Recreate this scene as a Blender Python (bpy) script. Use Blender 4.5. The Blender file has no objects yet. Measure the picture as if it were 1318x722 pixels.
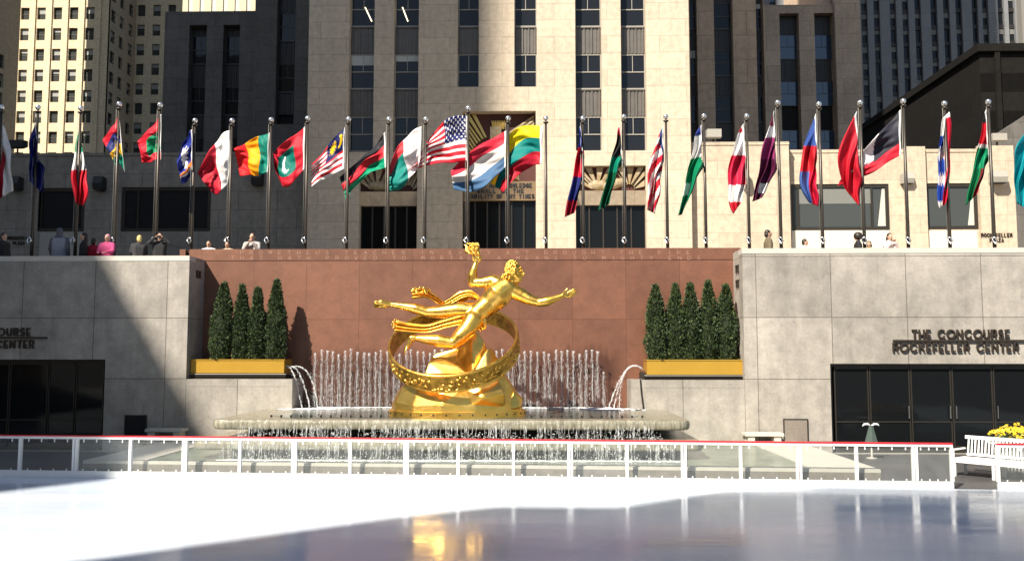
import bpy, bmesh, math, random
from mathutils import Vector, Matrix, Euler, noise
random.seed(7)
R = math.radians
scene = bpy.context.scene
COL = scene.collection
# ------------------------------------------------------------------ camera
F = 1150.0; CX, CY = 659.0, 361.0; HOR = 455.0
CAMZ = 3.0
PITCH = math.atan((HOR-CY)/F); YAW = math.atan(28.0/F)
cam = bpy.data.cameras.new('camera'); cam.lens = 36.0*F/1318.0; cam.sensor_width = 36.0
cam.clip_start = 0.1; cam.clip_end = 3000
camo = bpy.data.objects.new('camera', cam); COL.objects.link(camo)
camo.location = (0, 0, CAMZ)
camo.rotation_euler = (math.pi/2+PITCH, 0, YAW)
scene.camera = camo
RM = Euler((math.pi/2+PITCH, 0, YAW)).to_matrix()
def ray(px, py): return RM @ Vector(((px-CX)/F, -(py-CY)/F, -1.0))
def at(px, py, Y):
    d = ray(px, py); return Vector((0, 0, CAMZ)) + d*(Y/d.y)
def X_(px, Y, py=HOR): return at(px, py, Y).x
def Z_(py, Y, px=600): return at(px, py, Y).z
def PXM(Y): return Y/F        # metres per pixel
# ------------------------------------------------------------------ properties and builders
def tag(o, label=None, cat=None, group=None, kind=None):
    if label: o['label'] = label
    if cat: o['category'] = cat
    if group: o['group'] = group
    if kind: o['kind'] = kind
    return o
def thing(name, label, cat, loc=(0, 0, 0), group=None):
    o = bpy.data.objects.new(name, None); COL.objects.link(o); o.location = loc
    o.empty_display_size = 0.2
    return tag(o, label, cat, group)
def wloc(o):
    v = Vector((0, 0, 0))
    while o is not None:
        v += o.location; o = o.parent
    return v
class MB:
    def __init__(s): s.v = []; s.f = []; s.mi = []; s.sm = []; s.cur = 0; s.smooth = False
    def face(s, idx): s.f.append(idx); s.mi.append(s.cur); s.sm.append(s.smooth)
    def quad(s, a, b, c, d):
        n = len(s.v); s.v += [Vector(a), Vector(b), Vector(c), Vector(d)]; s.face((n, n+1, n+2, n+3)); return s
    def box(s, x0, x1, y0, y1, z0, z1):
        return s.obox(Vector((0, 0, 0)), Vector((1, 0, 0)), Vector((0, 1, 0)), Vector((0, 0, 1)), x0, x1, y0, y1, z0, z1)
    def obox(s, O, A, B, C, a0, a1, b0, b1, c0, c1):
        n = len(s.v)
        for c in (c0, c1):
            for a, b in ((a0, b0), (a1, b0), (a1, b1), (a0, b1)):
                s.v.append(O + A*a + B*b + C*c)
        for q in ((3, 2, 1, 0), (4, 5, 6, 7), (0, 1, 5, 4), (1, 2, 6, 5), (2, 3, 7, 6), (3, 0, 4, 7)):
            s.face(tuple(n+i for i in q))
        return s
    def prism(s, poly, z0, z1):
        n = len(s.v); k = len(poly)
        for z in (z0, z1):
            for p in poly: s.v.append(Vector((p[0], p[1], z)))
        s.face(tuple(n+k-1-i for i in range(k))); s.face(tuple(n+k+i for i in range(k)))
        for i in range(k):
            j = (i+1) % k; s.face((n+i, n+j, n+k+j, n+k+i))
        return s
    def tube(s, pts, rads, seg=10, cap=True, round_=False):
        pts = [Vector(p) for p in pts]
        if not hasattr(rads, '__len__'): rads = [rads]*len(pts)
        rads = list(rads)
        if round_:
            d0 = (pts[0]-pts[1]).normalized(); d1 = (pts[-1]-pts[-2]).normalized()
            a, b = [], []
            for t in (80, 55, 28):
                a.append((pts[0]+d0*rads[0]*math.sin(R(t)), rads[0]*math.cos(R(t))))
                b.append((pts[-1]+d1*rads[-1]*math.sin(R(t)), rads[-1]*math.cos(R(t))))
            b.reverse()
            pts = [q[0] for q in a]+pts+[q[0] for q in b]; rads = [q[1] for q in a]+rads+[q[1] for q in b]
        n = len(s.v); up = None
        for i, p in enumerate(pts):
            t = (pts[min(i+1, len(pts)-1)]-pts[max(i-1, 0)])
            t = t.normalized() if t.length > 1e-9 else Vector((0, 0, 1))
            if up is None:
                up = Vector((0, 0, 1)) if abs(t.z) < .9 else Vector((1, 0, 0))
            A = t.cross(up).normalized(); B = A.cross(t).normalized(); up = B
            for k in range(seg):
                an = 2*math.pi*k/seg; s.v.append(p+A*math.cos(an)*rads[i]+B*math.sin(an)*rads[i])
        for i in range(len(pts)-1):
            for k in range(seg):
                k2 = (k+1) % seg
                s.face((n+i*seg+k, n+i*seg+k2, n+(i+1)*seg+k2, n+(i+1)*seg+k))
        if cap:
            s.face(tuple(n+seg-1-k for k in range(seg))); m = n+(len(pts)-1)*seg; s.face(tuple(m+k for k in range(seg)))
        return s
    def ell(s, c, r, rot=None, seg=14, rings=9):
        c = Vector(c); n = len(s.v)
        if not hasattr(r, '__len__'): r = (r, r, r)
        M = rot if rot is not None else Matrix.Identity(3)
        s.v.append(c+M@Vector((0, 0, r[2])))
        for i in range(1, rings):
            th = math.pi*i/rings
            for k in range(seg):
                ph = 2*math.pi*k/seg
                s.v.append(c+M@Vector((r[0]*math.sin(th)*math.cos(ph), r[1]*math.sin(th)*math.sin(ph), r[2]*math.cos(th))))
        s.v.append(c+M@Vector((0, 0, -r[2]))); last = len(s.v)-1
        for k in range(seg):
            k2 = (k+1) % seg
            s.face((n, n+1+k, n+1+k2)); s.face((last, last-seg+k2, last-seg+k))
            for i in range(rings-2):
                a = n+1+i*seg; s.face((a+k, a+seg+k, a+seg+k2, a+k2))
        return s
    def lathe(s, c, prof, seg=16):
        c = Vector(c); n = len(s.v)
        for r, z in prof:
            for k in range(seg):
                an = 2*math.pi*k/seg; s.v.append(c+Vector((r*math.cos(an), r*math.sin(an), z)))
        for i in range(len(prof)-1):
            for k in range(seg):
                k2 = (k+1) % seg; s.face((n+i*seg+k, n+i*seg+k2, n+(i+1)*seg+k2, n+(i+1)*seg+k))
        s.face(tuple(n+seg-1-k for k in range(seg))); m = n+(len(prof)-1)*seg; s.face(tuple(m+k for k in range(seg)))
        return s
    def hull(s, pts):
        bm = bmesh.new(); vs = [bm.verts.new(p) for p in pts]
        bmesh.ops.convex_hull(bm, input=vs); bm.verts.ensure_lookup_table()
        used = [v for v in bm.verts if v.link_faces]; ix = {v: i for i, v in enumerate(used)}; n = len(s.v)
        s.v += [v.co.copy() for v in used]
        for f in bm.faces: s.face(tuple(n+ix[v] for v in f.verts))
        bm.free(); return s
    def build(s, name, mats, parent=None, smooth=False, bevel=0):
        me = bpy.data.meshes.new(name)
        off = wloc(parent) if parent else Vector((0, 0, 0))
        me.from_pydata([tuple(v-off) for v in s.v], [], s.f)
        if not isinstance(mats, (list, tuple)): mats = [mats]
        for m in mats: me.materials.append(m)
        for i, p in enumerate(me.polygons):
            p.material_index = s.mi[i]; p.use_smooth = smooth or s.sm[i]
        bm = bmesh.new(); bm.from_mesh(me); bmesh.ops.recalc_face_normals(bm, faces=bm.faces)
        if bevel:
            bmesh.ops.remove_doubles(bm, verts=bm.verts, dist=1e-5)
            bmesh.ops.bevel(bm, geom=[e for e in bm.edges if len(e.link_faces) == 2 and e.calc_face_angle(0) > .5],
                            offset=bevel, segments=2, affect='EDGES', profile=.5)
        bm.to_mesh(me); bm.free()
        o = bpy.data.objects.new(name, me); COL.objects.link(o)
        if parent: o.parent = parent
        return o
    def blob(s, name, mats, parent, voxel, it=3, fac=.6):
        """join overlapping solids into one continuous surface"""
        o = s.build(name, mats, parent, True)
        r = o.modifiers.new('r', 'REMESH'); r.mode = 'VOXEL'; r.voxel_size = voxel; r.use_smooth_shade = True
        if it:
            m = o.modifiers.new('s', 'SMOOTH'); m.factor = fac; m.iterations = it
        dg = bpy.context.evaluated_depsgraph_get(); dg.update()
        me = bpy.data.meshes.new_from_object(o.evaluated_get(dg)); old = o.data
        o.modifiers.clear(); o.data = me; me.name = name; bpy.data.meshes.remove(old)
        for p in me.polygons: p.use_smooth = True
        return o
def dup(o, loc=None, parent=None):
    c = o.copy(); COL.objects.link(c)
    if parent: c.parent = parent
    if loc is not None: c.location = loc
    for ch in [k for k in bpy.data.objects if k.parent == o]: dup(ch, None, c)
    return c
# ------------------------------------------------------------------ materials
class N:
    def __init__(s, name):
        s.m = bpy.data.materials.new(name); s.m.use_nodes = True; s.t = s.m.node_tree; s.n = s.t.nodes; s.l = s.t.links
        s.b = s.n['Principled BSDF']; s.out = s.n['Material Output']
    def add(s, typ, **kw):
        n = s.n.new(typ)
        for k, v in kw.items():
            if k in n.inputs: n.inputs[k].default_value = v
            else: setattr(n, k, v)
        return n
    def L(s, a, b): s.l.new(a, b)
    def set(s, **kw):
        for k, v in kw.items(): s.b.inputs[k.replace('_', ' ')].default_value = v
    def pos(s): return s.add('ShaderNodeNewGeometry').outputs['Position']
    def mapv(s, src, scale=(1, 1, 1), loc=(0, 0, 0)):
        m = s.add('ShaderNodeMapping'); m.inputs['Scale'].default_value = scale; m.inputs['Location'].default_value = loc
        s.L(src, m.inputs['Vector']); return m.outputs[0]
    def noise(s, src, scale, detail=4, rough=.6, sc=(1, 1, 1)):
        n = s.add('ShaderNodeTexNoise'); n.inputs['Scale'].default_value = scale; n.inputs['Detail'].default_value = detail
        n.inputs['Roughness'].default_value = rough; s.L(s.mapv(src, sc), n.inputs['Vector']); return n.outputs['Fac']
    def ramp(s, src, stops):
        r = s.add('ShaderNodeValToRGB'); e = r.color_ramp.elements
        while len(e) < len(stops): e.new(.5)
        for i, (p, c) in enumerate(stops):
            e[i].position = p; e[i].color = (c, c, c, 1) if not hasattr(c, '__len__') else (*c, 1)
        s.L(src, r.inputs[0]); return r.outputs[0]
    def mix(s, fac, a, b, mode='MIX'):
        m = s.add('ShaderNodeMix'); m.data_type = 'RGBA'; m.blend_type = mode
        for v, k in ((fac, 0), (a, 6), (b, 7)):
            if isinstance(v, (int, float)): m.inputs[k].default_value = v
            elif isinstance(v, tuple): m.inputs[k].default_value = (*v, 1)
            else: s.L(v, m.inputs[k])
        return m.outputs[2]
    def bump(s, h, strength=.3, dist=.02):
        b = s.add('ShaderNodeBump'); b.inputs['Strength'].default_value = strength; b.inputs['Distance'].default_value = dist
        s.L(h, b.inputs['Height']); s.L(b.outputs[0], s.b.inputs['Normal']); return b
def plain(name, col, rough=.6, metal=0, spec=.5, var=.12, scale=6):
    k = N(name); k.set(Roughness=rough, Metallic=metal); k.b.inputs['Specular IOR Level'].default_value = spec
    f = k.noise(k.pos(), scale, 4)
    c = k.mix(f, tuple(x*(1-var) for x in col), tuple(min(1, x*(1+var)) for x in col)); k.L(c, k.b.inputs['Base Color'])
    return k.m
def stone(name, col, bw, rh, ox=0, oz=0, offset=.5, mortar=.012, mcol=None, var=.1, rough=.8, specks=0, stains=0, axis='xz', bump=.15, streak=0, stain_scale=.35, stain_col=.55):
    k = N(name); p = k.pos(); k.set(Roughness=rough)
    sx = k.add('ShaderNodeSeparateXYZ'); k.L(p, sx.inputs[0]); cb = k.add('ShaderNodeCombineXYZ')
    def addv(src, v):
        a = k.add('ShaderNodeMath', operation='ADD'); k.L(src, a.inputs[0]); a.inputs[1].default_value = v; return a.outputs[0]
    a = {'x': 0, 'y': 1, 'z': 2}
    k.L(addv(sx.outputs[a[axis[0]]], ox), cb.inputs[0]); k.L(addv(sx.outputs[a[axis[1]]], oz), cb.inputs[1])
    br = k.add('ShaderNodeTexBrick'); br.offset = offset; br.squash = 1
    k.L(cb.outputs[0], br.inputs['Vector'])
    br.inputs['Scale'].default_value = 1; br.inputs['Brick Width'].default_value = bw; br.inputs['Row Height'].default_value = rh
    br.inputs['Mortar Size'].default_value = mortar; br.inputs['Mortar Smooth'].default_value = .2; br.inputs['Bias'].default_value = 0
    lo = tuple(x*(1-var) for x in col); hi = tuple(min(1, x*(1+var)) for x in col)
    br.inputs['Color1'].default_value = (*lo, 1); br.inputs['Color2'].default_value = (*hi, 1)
    mc = mcol or tuple(x*.45 for x in col); br.inputs['Mortar'].default_value = (*mc, 1)
    c = br.outputs['Color']
    f = k.ramp(k.noise(p, 2.2, 8, .65), [(.3, .78), (.7, 1.12)]); c = k.mix(1, c, f, 'MULTIPLY')
    f = k.ramp(k.noise(p, 14, 4, .7), [(.3, .88), (.7, 1.08)]); c = k.mix(1, c, f, 'MULTIPLY')
    if stains:
        f = k.ramp(k.noise(p, stain_scale, 7, .7, (1, 1, .8)), [(.42, 1), (.62, stain_col)]); c = k.mix(stains, c, k.mix(1, c, f, 'MULTIPLY'))
    if streak:
        f = k.ramp(k.noise(p, 1.0, 6, .7, (2.2, 2.2, .16)), [(.45, 1), (.7, .5)]); c = k.mix(streak, c, k.mix(1, c, f, 'MULTIPLY'))
    if specks:
        f = k.ramp(k.noise(p, 22, 3, .8, (1, 1, 1.3)), [(.66, 0), (.74, 1)]); g = k.ramp(k.noise(p, 1.4, 3), [(.45, 0), (.6, 1)])
        ff = k.mix(1, f, g, 'MULTIPLY'); c = k.mix(k.mix(1, ff, (specks,)*3, 'MULTIPLY'), c, (.75, .73, .68))
    k.L(c, k.b.inputs['Base Color'])
    inv = k.add('ShaderNodeMath', operation='MULTIPLY_ADD'); k.L(br.outputs['Fac'], inv.inputs[0]); inv.inputs[1].default_value = -1.0
    k.L(k.noise(p, 9, 6, .7), inv.inputs[2]); k.bump(inv.outputs[0], bump, .02)
    return k.m
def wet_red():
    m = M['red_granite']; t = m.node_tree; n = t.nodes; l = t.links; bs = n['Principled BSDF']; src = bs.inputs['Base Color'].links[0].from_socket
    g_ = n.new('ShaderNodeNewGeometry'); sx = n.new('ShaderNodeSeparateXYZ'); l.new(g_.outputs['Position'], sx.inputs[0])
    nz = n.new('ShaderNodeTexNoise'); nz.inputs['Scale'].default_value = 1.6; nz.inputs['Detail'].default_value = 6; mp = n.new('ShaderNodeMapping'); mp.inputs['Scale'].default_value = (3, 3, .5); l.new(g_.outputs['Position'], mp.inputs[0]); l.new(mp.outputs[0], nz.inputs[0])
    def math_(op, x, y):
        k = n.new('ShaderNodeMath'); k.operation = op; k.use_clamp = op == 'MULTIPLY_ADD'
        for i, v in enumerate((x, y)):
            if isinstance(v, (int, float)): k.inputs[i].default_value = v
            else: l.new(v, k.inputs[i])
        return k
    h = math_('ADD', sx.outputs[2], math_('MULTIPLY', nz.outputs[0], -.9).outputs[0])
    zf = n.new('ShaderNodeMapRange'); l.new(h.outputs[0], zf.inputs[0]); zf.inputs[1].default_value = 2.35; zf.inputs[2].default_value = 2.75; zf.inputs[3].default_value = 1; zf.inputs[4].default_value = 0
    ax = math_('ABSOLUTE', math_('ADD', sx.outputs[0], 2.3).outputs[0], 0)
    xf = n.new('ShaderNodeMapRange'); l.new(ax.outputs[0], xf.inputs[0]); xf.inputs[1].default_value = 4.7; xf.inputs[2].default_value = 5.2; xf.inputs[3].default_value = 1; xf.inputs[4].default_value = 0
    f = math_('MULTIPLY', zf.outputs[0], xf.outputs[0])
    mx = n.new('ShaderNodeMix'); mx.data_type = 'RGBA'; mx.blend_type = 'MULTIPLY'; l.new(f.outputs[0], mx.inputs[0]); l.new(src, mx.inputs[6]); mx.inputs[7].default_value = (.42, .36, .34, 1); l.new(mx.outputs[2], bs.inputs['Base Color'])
def glass_dark(name, col=(.012, .014, .017), rough=.04, spec=.5):
    k = N(name); k.set(Roughness=rough); k.b.inputs['Base Color'].default_value = (*col, 1); k.b.inputs['Specular IOR Level'].default_value = spec
    k.bump(k.noise(k.pos(), .8, 2), .05, .05); return k.m
M = {}
M['limestone'] = stone('limestone', (.575, .475, .355), 4.2, 1.36, .4, .2, var=.06, mortar=.022, mcol=(.36, .30, .22), stains=.15, streak=.22, bump=.06)
M['limestone_low'] = stone('limestone_low', (.53, .43, .32), 4.6, 1.45, 1.4, .5, var=.06, mortar=.022, mcol=(.36, .30, .22), stains=.12, streak=.2, bump=.06)
M['shadowed'] = stone('shadowed_limestone', (.13, .118, .105), 2.6, 1.4, .1, .1, var=.08, mortar=.02, stains=.4, streak=.3)  # deep shade of the setbacks is put into this dark stone colour
M['shadowed_low'] = stone('shadowed_limestone_low', (.27, .24, .20), 3.2, 1.5, .1, .3, var=.06, mortar=.02, stains=.4, streak=.4)  # limestone of the left low wing, darkened in colour for its shade
M['brown2'] = stone('light_brown_limestone', (.56, .42, .30), 5, 2.6, .1, .1, var=.08, mortar=.03, stains=.3, streak=.3)
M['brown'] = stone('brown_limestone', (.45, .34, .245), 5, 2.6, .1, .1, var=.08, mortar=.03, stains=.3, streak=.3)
M['grey_tower'] = stone('grey_tower_stone', (.20, .205, .215), 6, 3.2, var=.05, mortar=.02, streak=.2)
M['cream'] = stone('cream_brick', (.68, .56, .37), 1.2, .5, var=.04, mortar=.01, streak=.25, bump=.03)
M['cream_shadowed'] = stone('cream_brick_shadowed', (.44, .36, .25), 1.2, .5, var=.04, mortar=.01, streak=.25, bump=.03, axis='yz')  # same brick as cream, side faces coloured darker for their shade
M['shadow_black_wall'] = stone('shadow_black_stone', (.012, .011, .010), 4, 2, var=.1, axis='yz', rough=.95)  # near-black colour stands in for shade on the far right block
M['shadow_black_wall'].node_tree.nodes['Principled BSDF'].inputs['Specular IOR Level'].default_value = .1
M['granite'] = stone('grey_granite', (.385, .352, .305), 2.27, 1.865, -6.79+22.7, -4.096+18.65, offset=0, mortar=.012, mcol=(.13, .11, .09), var=.13, rough=.62, specks=1.0, stains=.6, bump=.2, streak=.35, stain_col=.5)
M['granite_side'] = stone('grey_granite_side', (.40, .365, .32), 2.27, 1.865, .1, -4.096+18.65, offset=0, mortar=.012, mcol=(.2, .17, .14), var=.05, rough=.62, axis='yz', bump=.12, stains=.4)
M['red_granite'] = stone('red_granite', (.172, .072, .042), 1.72, 1.9, 7.36+17.2, -5.995+19, offset=0, mortar=.012, mcol=(.12, .045, .025), var=.13, rough=.45, stains=.5, bump=.06, stain_col=.72)
wet_red()
M['pavement'] = stone('dark_slate_paving', (.075, .072, .07), 1.2, 1.2, axis='xy', var=.12, mortar=.01, rough=.6, stains=.3)
M['terrace'] = stone('terrace_paving', (.2, .19, .17), 1.2, .8, axis='xy', var=.1, mortar=.01)
M['asphalt'] = plain('asphalt', (.05, .05, .05), .9)
M['bounce_paving'] = plain('pale_bounce_paving', (.36, .32, .26), .9)  # unseen street, made pale to bounce light onto the tower
M['coping'] = plain('pale_coping_stone', (.50, .47, .41), .6, var=.15, scale=3)
M['pale_bench'] = plain('pale_bench_stone', (.5, .47, .4), .7)
M['bronze'] = plain('dark_bronze_frame', (.05, .043, .035), .45, .6)
M['steel'] = plain('brushed_steel', (.55, .53, .5), .3, 1)
M['darksteel'] = plain('weathered_pole_metal', (.07, .06, .05), .42, .6, var=.2)
M['silver'] = plain('polished_aluminium_ball', (.85, .84, .82), .18, .9, var=.03)
M['white'] = plain('white_paint', (.8, .8, .78), .35, var=.04)
M['red'] = plain('red_rail_plastic', (.62, .02, .03), .35, var=.05)
M['black'] = plain('black_metal', (.015, .015, .015), .5)
M['blackhole'] = plain('dark_interior', (.010, .009, .009), .9)
M['interior'] = plain('shop_interior_wall', (.22, .2, .17), .9)
M['letter'] = plain('dark_bronze_letters', (.045, .032, .022), .45, .4)
M['lampgrey'] = plain('grey_lamp_housing', (.33, .31, .27), .5)
M['spandrel'] = plain('fluted_spandrel_metal', (.12, .108, .095), .5, .3, var=.3, scale=2)
M['spandrel_dark'] = plain('dark_spandrel_metal', (.03, .028, .027), .5, .3, var=.3, scale=2)
M['glass'] = glass_dark('dark_window_glass', spec=.3)
M['doorglass'] = glass_dark('door_glass', (.006, .007, .008), .05, .16)
M['glass_blue'] = glass_dark('blue_reflecting_glass', (.02, .045, .09), .05, 1)
M['glass_grey'] = glass_dark('grey_window_glass', (.05, .054, .050), .06)
M['blind'] = plain('window_blind', (.45, .46, .43), .7)
M['blind_dim'] = plain('dim_window_blind', (.16, .16, .15), .7)
M['blind_mid'] = plain('grey_window_blind', (.28, .28, .26), .7)
M['frame'] = plain('window_frame_grey', (.3, .28, .24), .5)
M['frame_dark'] = plain('window_frame_dark', (.06, .055, .05), .5)
k = N('stone_relief_gilded'); k.set(Roughness=.55)
c = k.mix(k.ramp(k.noise(k.pos(), 3, 5), [(.4, 0), (.6, 1)]), (.36, .29, .19), (.28, .2, .09)); k.L(c, k.b.inputs['Base Color']); M['relief'] = k.m
M['relief_gold'] = plain('gilded_relief_trim', (.6, .42, .13), .4, .7)
M['band_shade'] = plain('shade_dark_gilded_band', (.17, .11, .055), .6, var=.3, scale=2)  # gilded band browned to carry the shade of its recess
M['maroon'] = plain('maroon_recess', (.07, .018, .012), .7)
M['planter'] = plain('gold_planter_metal', (.62, .36, .05), .33, .55, var=.1, scale=2)
# gilded bronze
k = N('gold_leaf'); k.set(Metallic=1, Roughness=.25)
p = k.pos(); c = k.mix(k.ramp(k.noise(p, 3, 6), [(.35, 0), (.65, 1)]), (.80, .45, .07), (.97, .61, .14))
k.L(c, k.b.inputs['Base Color']); k.L(k.ramp(k.noise(p, 5, 6), [(.3, .22), (.7, .42)]), k.b.inputs['Roughness'])
k.bump(k.noise(p, 14, 6, .7), .25, .012); M['gold'] = k.m
k = N('gold_patina'); k.set(Metallic=.95, Roughness=.42); p = k.pos(); k.L(k.mix(k.ramp(k.noise(p, 6, 6), [(.4, 0), (.6, 1)]), (.30, .17, .035), (.62, .38, .08)), k.b.inputs['Base Color']); k.bump(k.noise(p, 12, 6, .7), .4, .015); M['patina'] = k.m
k = N('gold_leaf_rock'); k.set(Metallic=1, Roughness=.3)
p = k.pos(); c = k.mix(k.ramp(k.noise(p, 2, 8, .7, (1, 1, 3)), [(.35, 0), (.65, 1)]), (.82, .49, .09), (.96, .62, .16))
k.L(c, k.b.inputs['Base Color']); k.L(k.ramp(k.noise(p, 6, 8, .7, (1, 1, 3)), [(.3, .27), (.7, .38)]), k.b.inputs['Roughness'])
k.bump(k.noise(p, 7, 8, .75, (1, 1, 2.5)), .15, .02); M['goldrock'] = k.m
# water
k = N('fountain_pool_water'); k.set(Roughness=.06, IOR=1.33); k.b.inputs['Base Color'].default_value = (.045, .055, .038, 1)
c = k.mix(k.ramp(k.noise(k.pos(), 1.2, 4), [(.4, 0), (.7, 1)]), (.03, .045, .035), (.09, .095, .06)); k.L(c, k.b.inputs['Base Color'])
k.bump(k.noise(k.pos(), 7, 4, .6, (1, 2.2, 1)), .3, .03); M['water'] = k.m
k = N('lower_pool_water'); k.set(Roughness=.08, IOR=1.33)
c = k.mix(k.ramp(k.noise(k.pos(), 1.5, 5), [(.35, 0), (.7, 1)]), (.12, .15, .11), (.24, .27, .2)); k.L(c, k.b.inputs['Base Color'])
k.bump(k.noise(k.pos(), 8, 4), .5, .04); M['water2'] = k.m
k = N('falling_water'); tr = k.add('ShaderNodeBsdfTransparent'); mx = k.add('ShaderNodeMixShader')
k.set(Roughness=.12, IOR=1.33); k.b.inputs['Base Color'].default_value = (.74, .75, .76, 1)
k.L(k.ramp(k.noise(k.pos(), 30, 3, .6, (1, 1, .35)), [(.40, .03), (.68, .36)]), mx.inputs[0])
k.L(tr.outputs[0], mx.inputs[1]); k.L(k.b.outputs[0], mx.inputs[2]); k.L(mx.outputs[0], k.out.inputs[0]); M['spray'] = k.m
k = N('white_water'); tr = k.add('ShaderNodeBsdfTransparent'); mx = k.add('ShaderNodeMixShader')
k.set(Roughness=.15, IOR=1.33); k.b.inputs['Base Color'].default_value = (.84, .86, .86, 1)
k.L(k.ramp(k.noise(k.pos(), 22, 3, .6, (1, 1, .4)), [(.42, .06), (.66, .60)]), mx.inputs[0])
k.L(tr.outputs[0], mx.inputs[1]); k.L(k.b.outputs[0], mx.inputs[2]); k.L(mx.outputs[0], k.out.inputs[0]); M['spray2'] = k.m
k = N('wet_lip_stone'); p = k.pos(); k.set(Roughness=.2)
c = k.mix(k.ramp(k.noise(p, 5, 5, .7, (3, 1, .4)), [(.38, 0), (.68, 1)]), (.15, .14, .10), (.34, .315, .24)); k.L(c, k.b.inputs['Base Color'])
k.bump(k.noise(p, 9, 4, .6, (3, 3, .5)), .6, .03); M['wetlip'] = k.m
k = N('foam'); k.set(Roughness=.5); k.b.inputs['Base Color'].default_value = (.85, .86, .86, 1); k.bump(k.noise(k.pos(), 20, 4), .5, .03); M['foam'] = k.m
# ice: white, slightly scored, under a thin wet film
k = N('rink_ice'); p = k.pos(); k.set(IOR=1.55)
c = k.mix(k.ramp(k.noise(p, .5, 5, .6, (.5, 1.2, 1)), [(.35, 0), (.7, 1)]), (.63, .72, .84), (.70, .77, .86)); k.L(c, k.b.inputs['Base Color'])
k.L(k.ramp(k.noise(p, .6, 5, .6, (.35, 1.0, 1)), [(.35, .08), (.65, .26)]), k.b.inputs['Roughness'])
k.b.inputs['Specular IOR Level'].default_value = .5
wv = k.add('ShaderNodeTexVoronoi'); wv.feature = 'DISTANCE_TO_EDGE'; wv.inputs['Scale'].default_value = .55
k.L(k.mapv(k.mix(.25, p, k.add('ShaderNodeTexNoise', Scale=.7).outputs['Color'], 'ADD'), (1, .45, 1)), wv.inputs['Vector'])
cut = k.ramp(wv.outputs['Distance'], [(0, 1), (.012, 0)]); k.L(k.mix(k.mix(1, cut, (.35, .35, .35), 'MULTIPLY'), c, (.86, .88, .9)), k.b.inputs['Base Color'])
h1 = k.noise(p, 3.0, 4, .6, (.5, 1.6, 1)); h2 = k.noise(p, 40, 3, .6, (.15, 2, 1))
hm = k.add('ShaderNodeMath', operation='MULTIPLY_ADD'); k.L(h2, hm.inputs[0]); hm.inputs[1].default_value = .08; k.L(h1, hm.inputs[2])
k.bump(hm.outputs[0], .16, .02); M['ice'] = k.m
# clear rink panels
k = N('clear_panel'); tr = k.add('ShaderNodeBsdfTransparent'); tr.inputs[0].default_value = (.965, .975, .965, 1)
gl = k.add('ShaderNodeBsdfGlossy'); gl.inputs['Roughness'].default_value = .04; fr0 = k.add('ShaderNodeLayerWeight'); fr0.inputs[0].default_value = .5; frr = k.ramp(fr0.outputs['Facing'], [(0, .04), (.6, .07), (.85, .2), (1, .8)])
mx = k.add('ShaderNodeMixShader'); k.L(frr, mx.inputs[0]); k.L(tr.outputs[0], mx.inputs[1]); k.L(gl.outputs[0], mx.inputs[2])
df = k.add('ShaderNodeBsdfDiffuse'); df.inputs[0].default_value = (.7, .72, .68, 1); m2 = k.add('ShaderNodeMixShader')
k.L(k.ramp(k.noise(k.pos(), 3, 5), [(.3, .02), (.8, .06)]), m2.inputs[0]); k.L(mx.outputs[0], m2.inputs[1]); k.L(df.outputs[0], m2.inputs[2])
k.L(m2.outputs[0], k.out.inputs[0]); M['panel'] = k.m
# cloth with woven colours
k = N('flag_cloth'); at_ = k.add('ShaderNodeAttribute'); at_.attribute_name = 'Col'; k.set(Roughness=.6)
k.b.inputs['Specular IOR Level'].default_value = .3; k.L(at_.outputs['Color'], k.b.inputs['Base Color'])
tl = k.add('ShaderNodeBsdfTranslucent'); k.L(at_.outputs['Color'], tl.inputs[0]); mx = k.add('ShaderNodeMixShader'); mx.inputs[0].default_value = .3
k.L(k.b.outputs[0], mx.inputs[1]); k.L(tl.outputs[0], mx.inputs[2]); k.L(mx.outputs[0], k.out.inputs[0]); k.bump(k.noise(k.pos(), 6, 4), .4, .03); M['flag'] = k.m
k = N('conifer_needles'); oi = k.add('ShaderNodeNewGeometry')
c = k.ramp(oi.outputs['Random Per Island'], [(0, (.016, .030, .010)), (.6, (.036, .062, .018)), (1, (.085, .115, .032))]); k.L(c, k.b.inputs['Base Color'])
k.set(Roughness=.6); M['needles'] = k.m
M['needlecore'] = plain('conifer_inner_twigs', (.02, .028, .012), .9)
M['bark'] = plain('bark', (.09, .06, .04), .9)
k = N('yellow_petals'); oi = k.add('ShaderNodeNewGeometry')
c = k.ramp(oi.outputs['Random Per Island'], [(0, (.75, .42, .01)), (.5, (.85, .62, .02)), (1, (.9, .72, .08))]); k.L(c, k.b.inputs['Base Color']); M['petal'] = k.m
M['leaf'] = plain('flower_leaves', (.05, .09, .03), .7)
M['skin'] = plain('skin', (.48, .28, .19), .5, var=.08)
M['hair_dark'] = plain('dark_hair', (.02, .014, .01), .5)
M['hair_blond'] = plain('blond_hair', (.55, .40, .14), .5)
def cloth(n, c): 
    if n not in M: M[n] = plain(n, c, .85, var=.25, scale=9)
    return M[n]

KX, KZ = .72, 1.15        # sun: sideways and downward travel per metre of depth
# ================================================================== SETTING
YW, YR = 27.4, 28.7           # front of the grey wings, red wall
TZ = 5.15                     # upper terrace level
UX, UY, UZ = Vector((1, 0, 0)), Vector((0, 1, 0)), Vector((0, 0, 1))
def slab(name, x0, x1, y0, y1, z0, z1, mat, kind='structure'):
    return tag(MB().box(x0, x1, y0, y1, z0, z1).build(name, mat), kind=kind)
g = MB(); g.quad((-900, -400, -.03), (900, -400, -.03), (900, 1400, -.03), (-900, 1400, -.03)); tag(g.build('ground', M['asphalt']), kind='structure')
# rail line: Y = 20.99 at X=-?; slope
def YRAIL(x): return 21.9 + (x+13.1)*(20.4-21.9)/(9.5+13.1)
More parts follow.
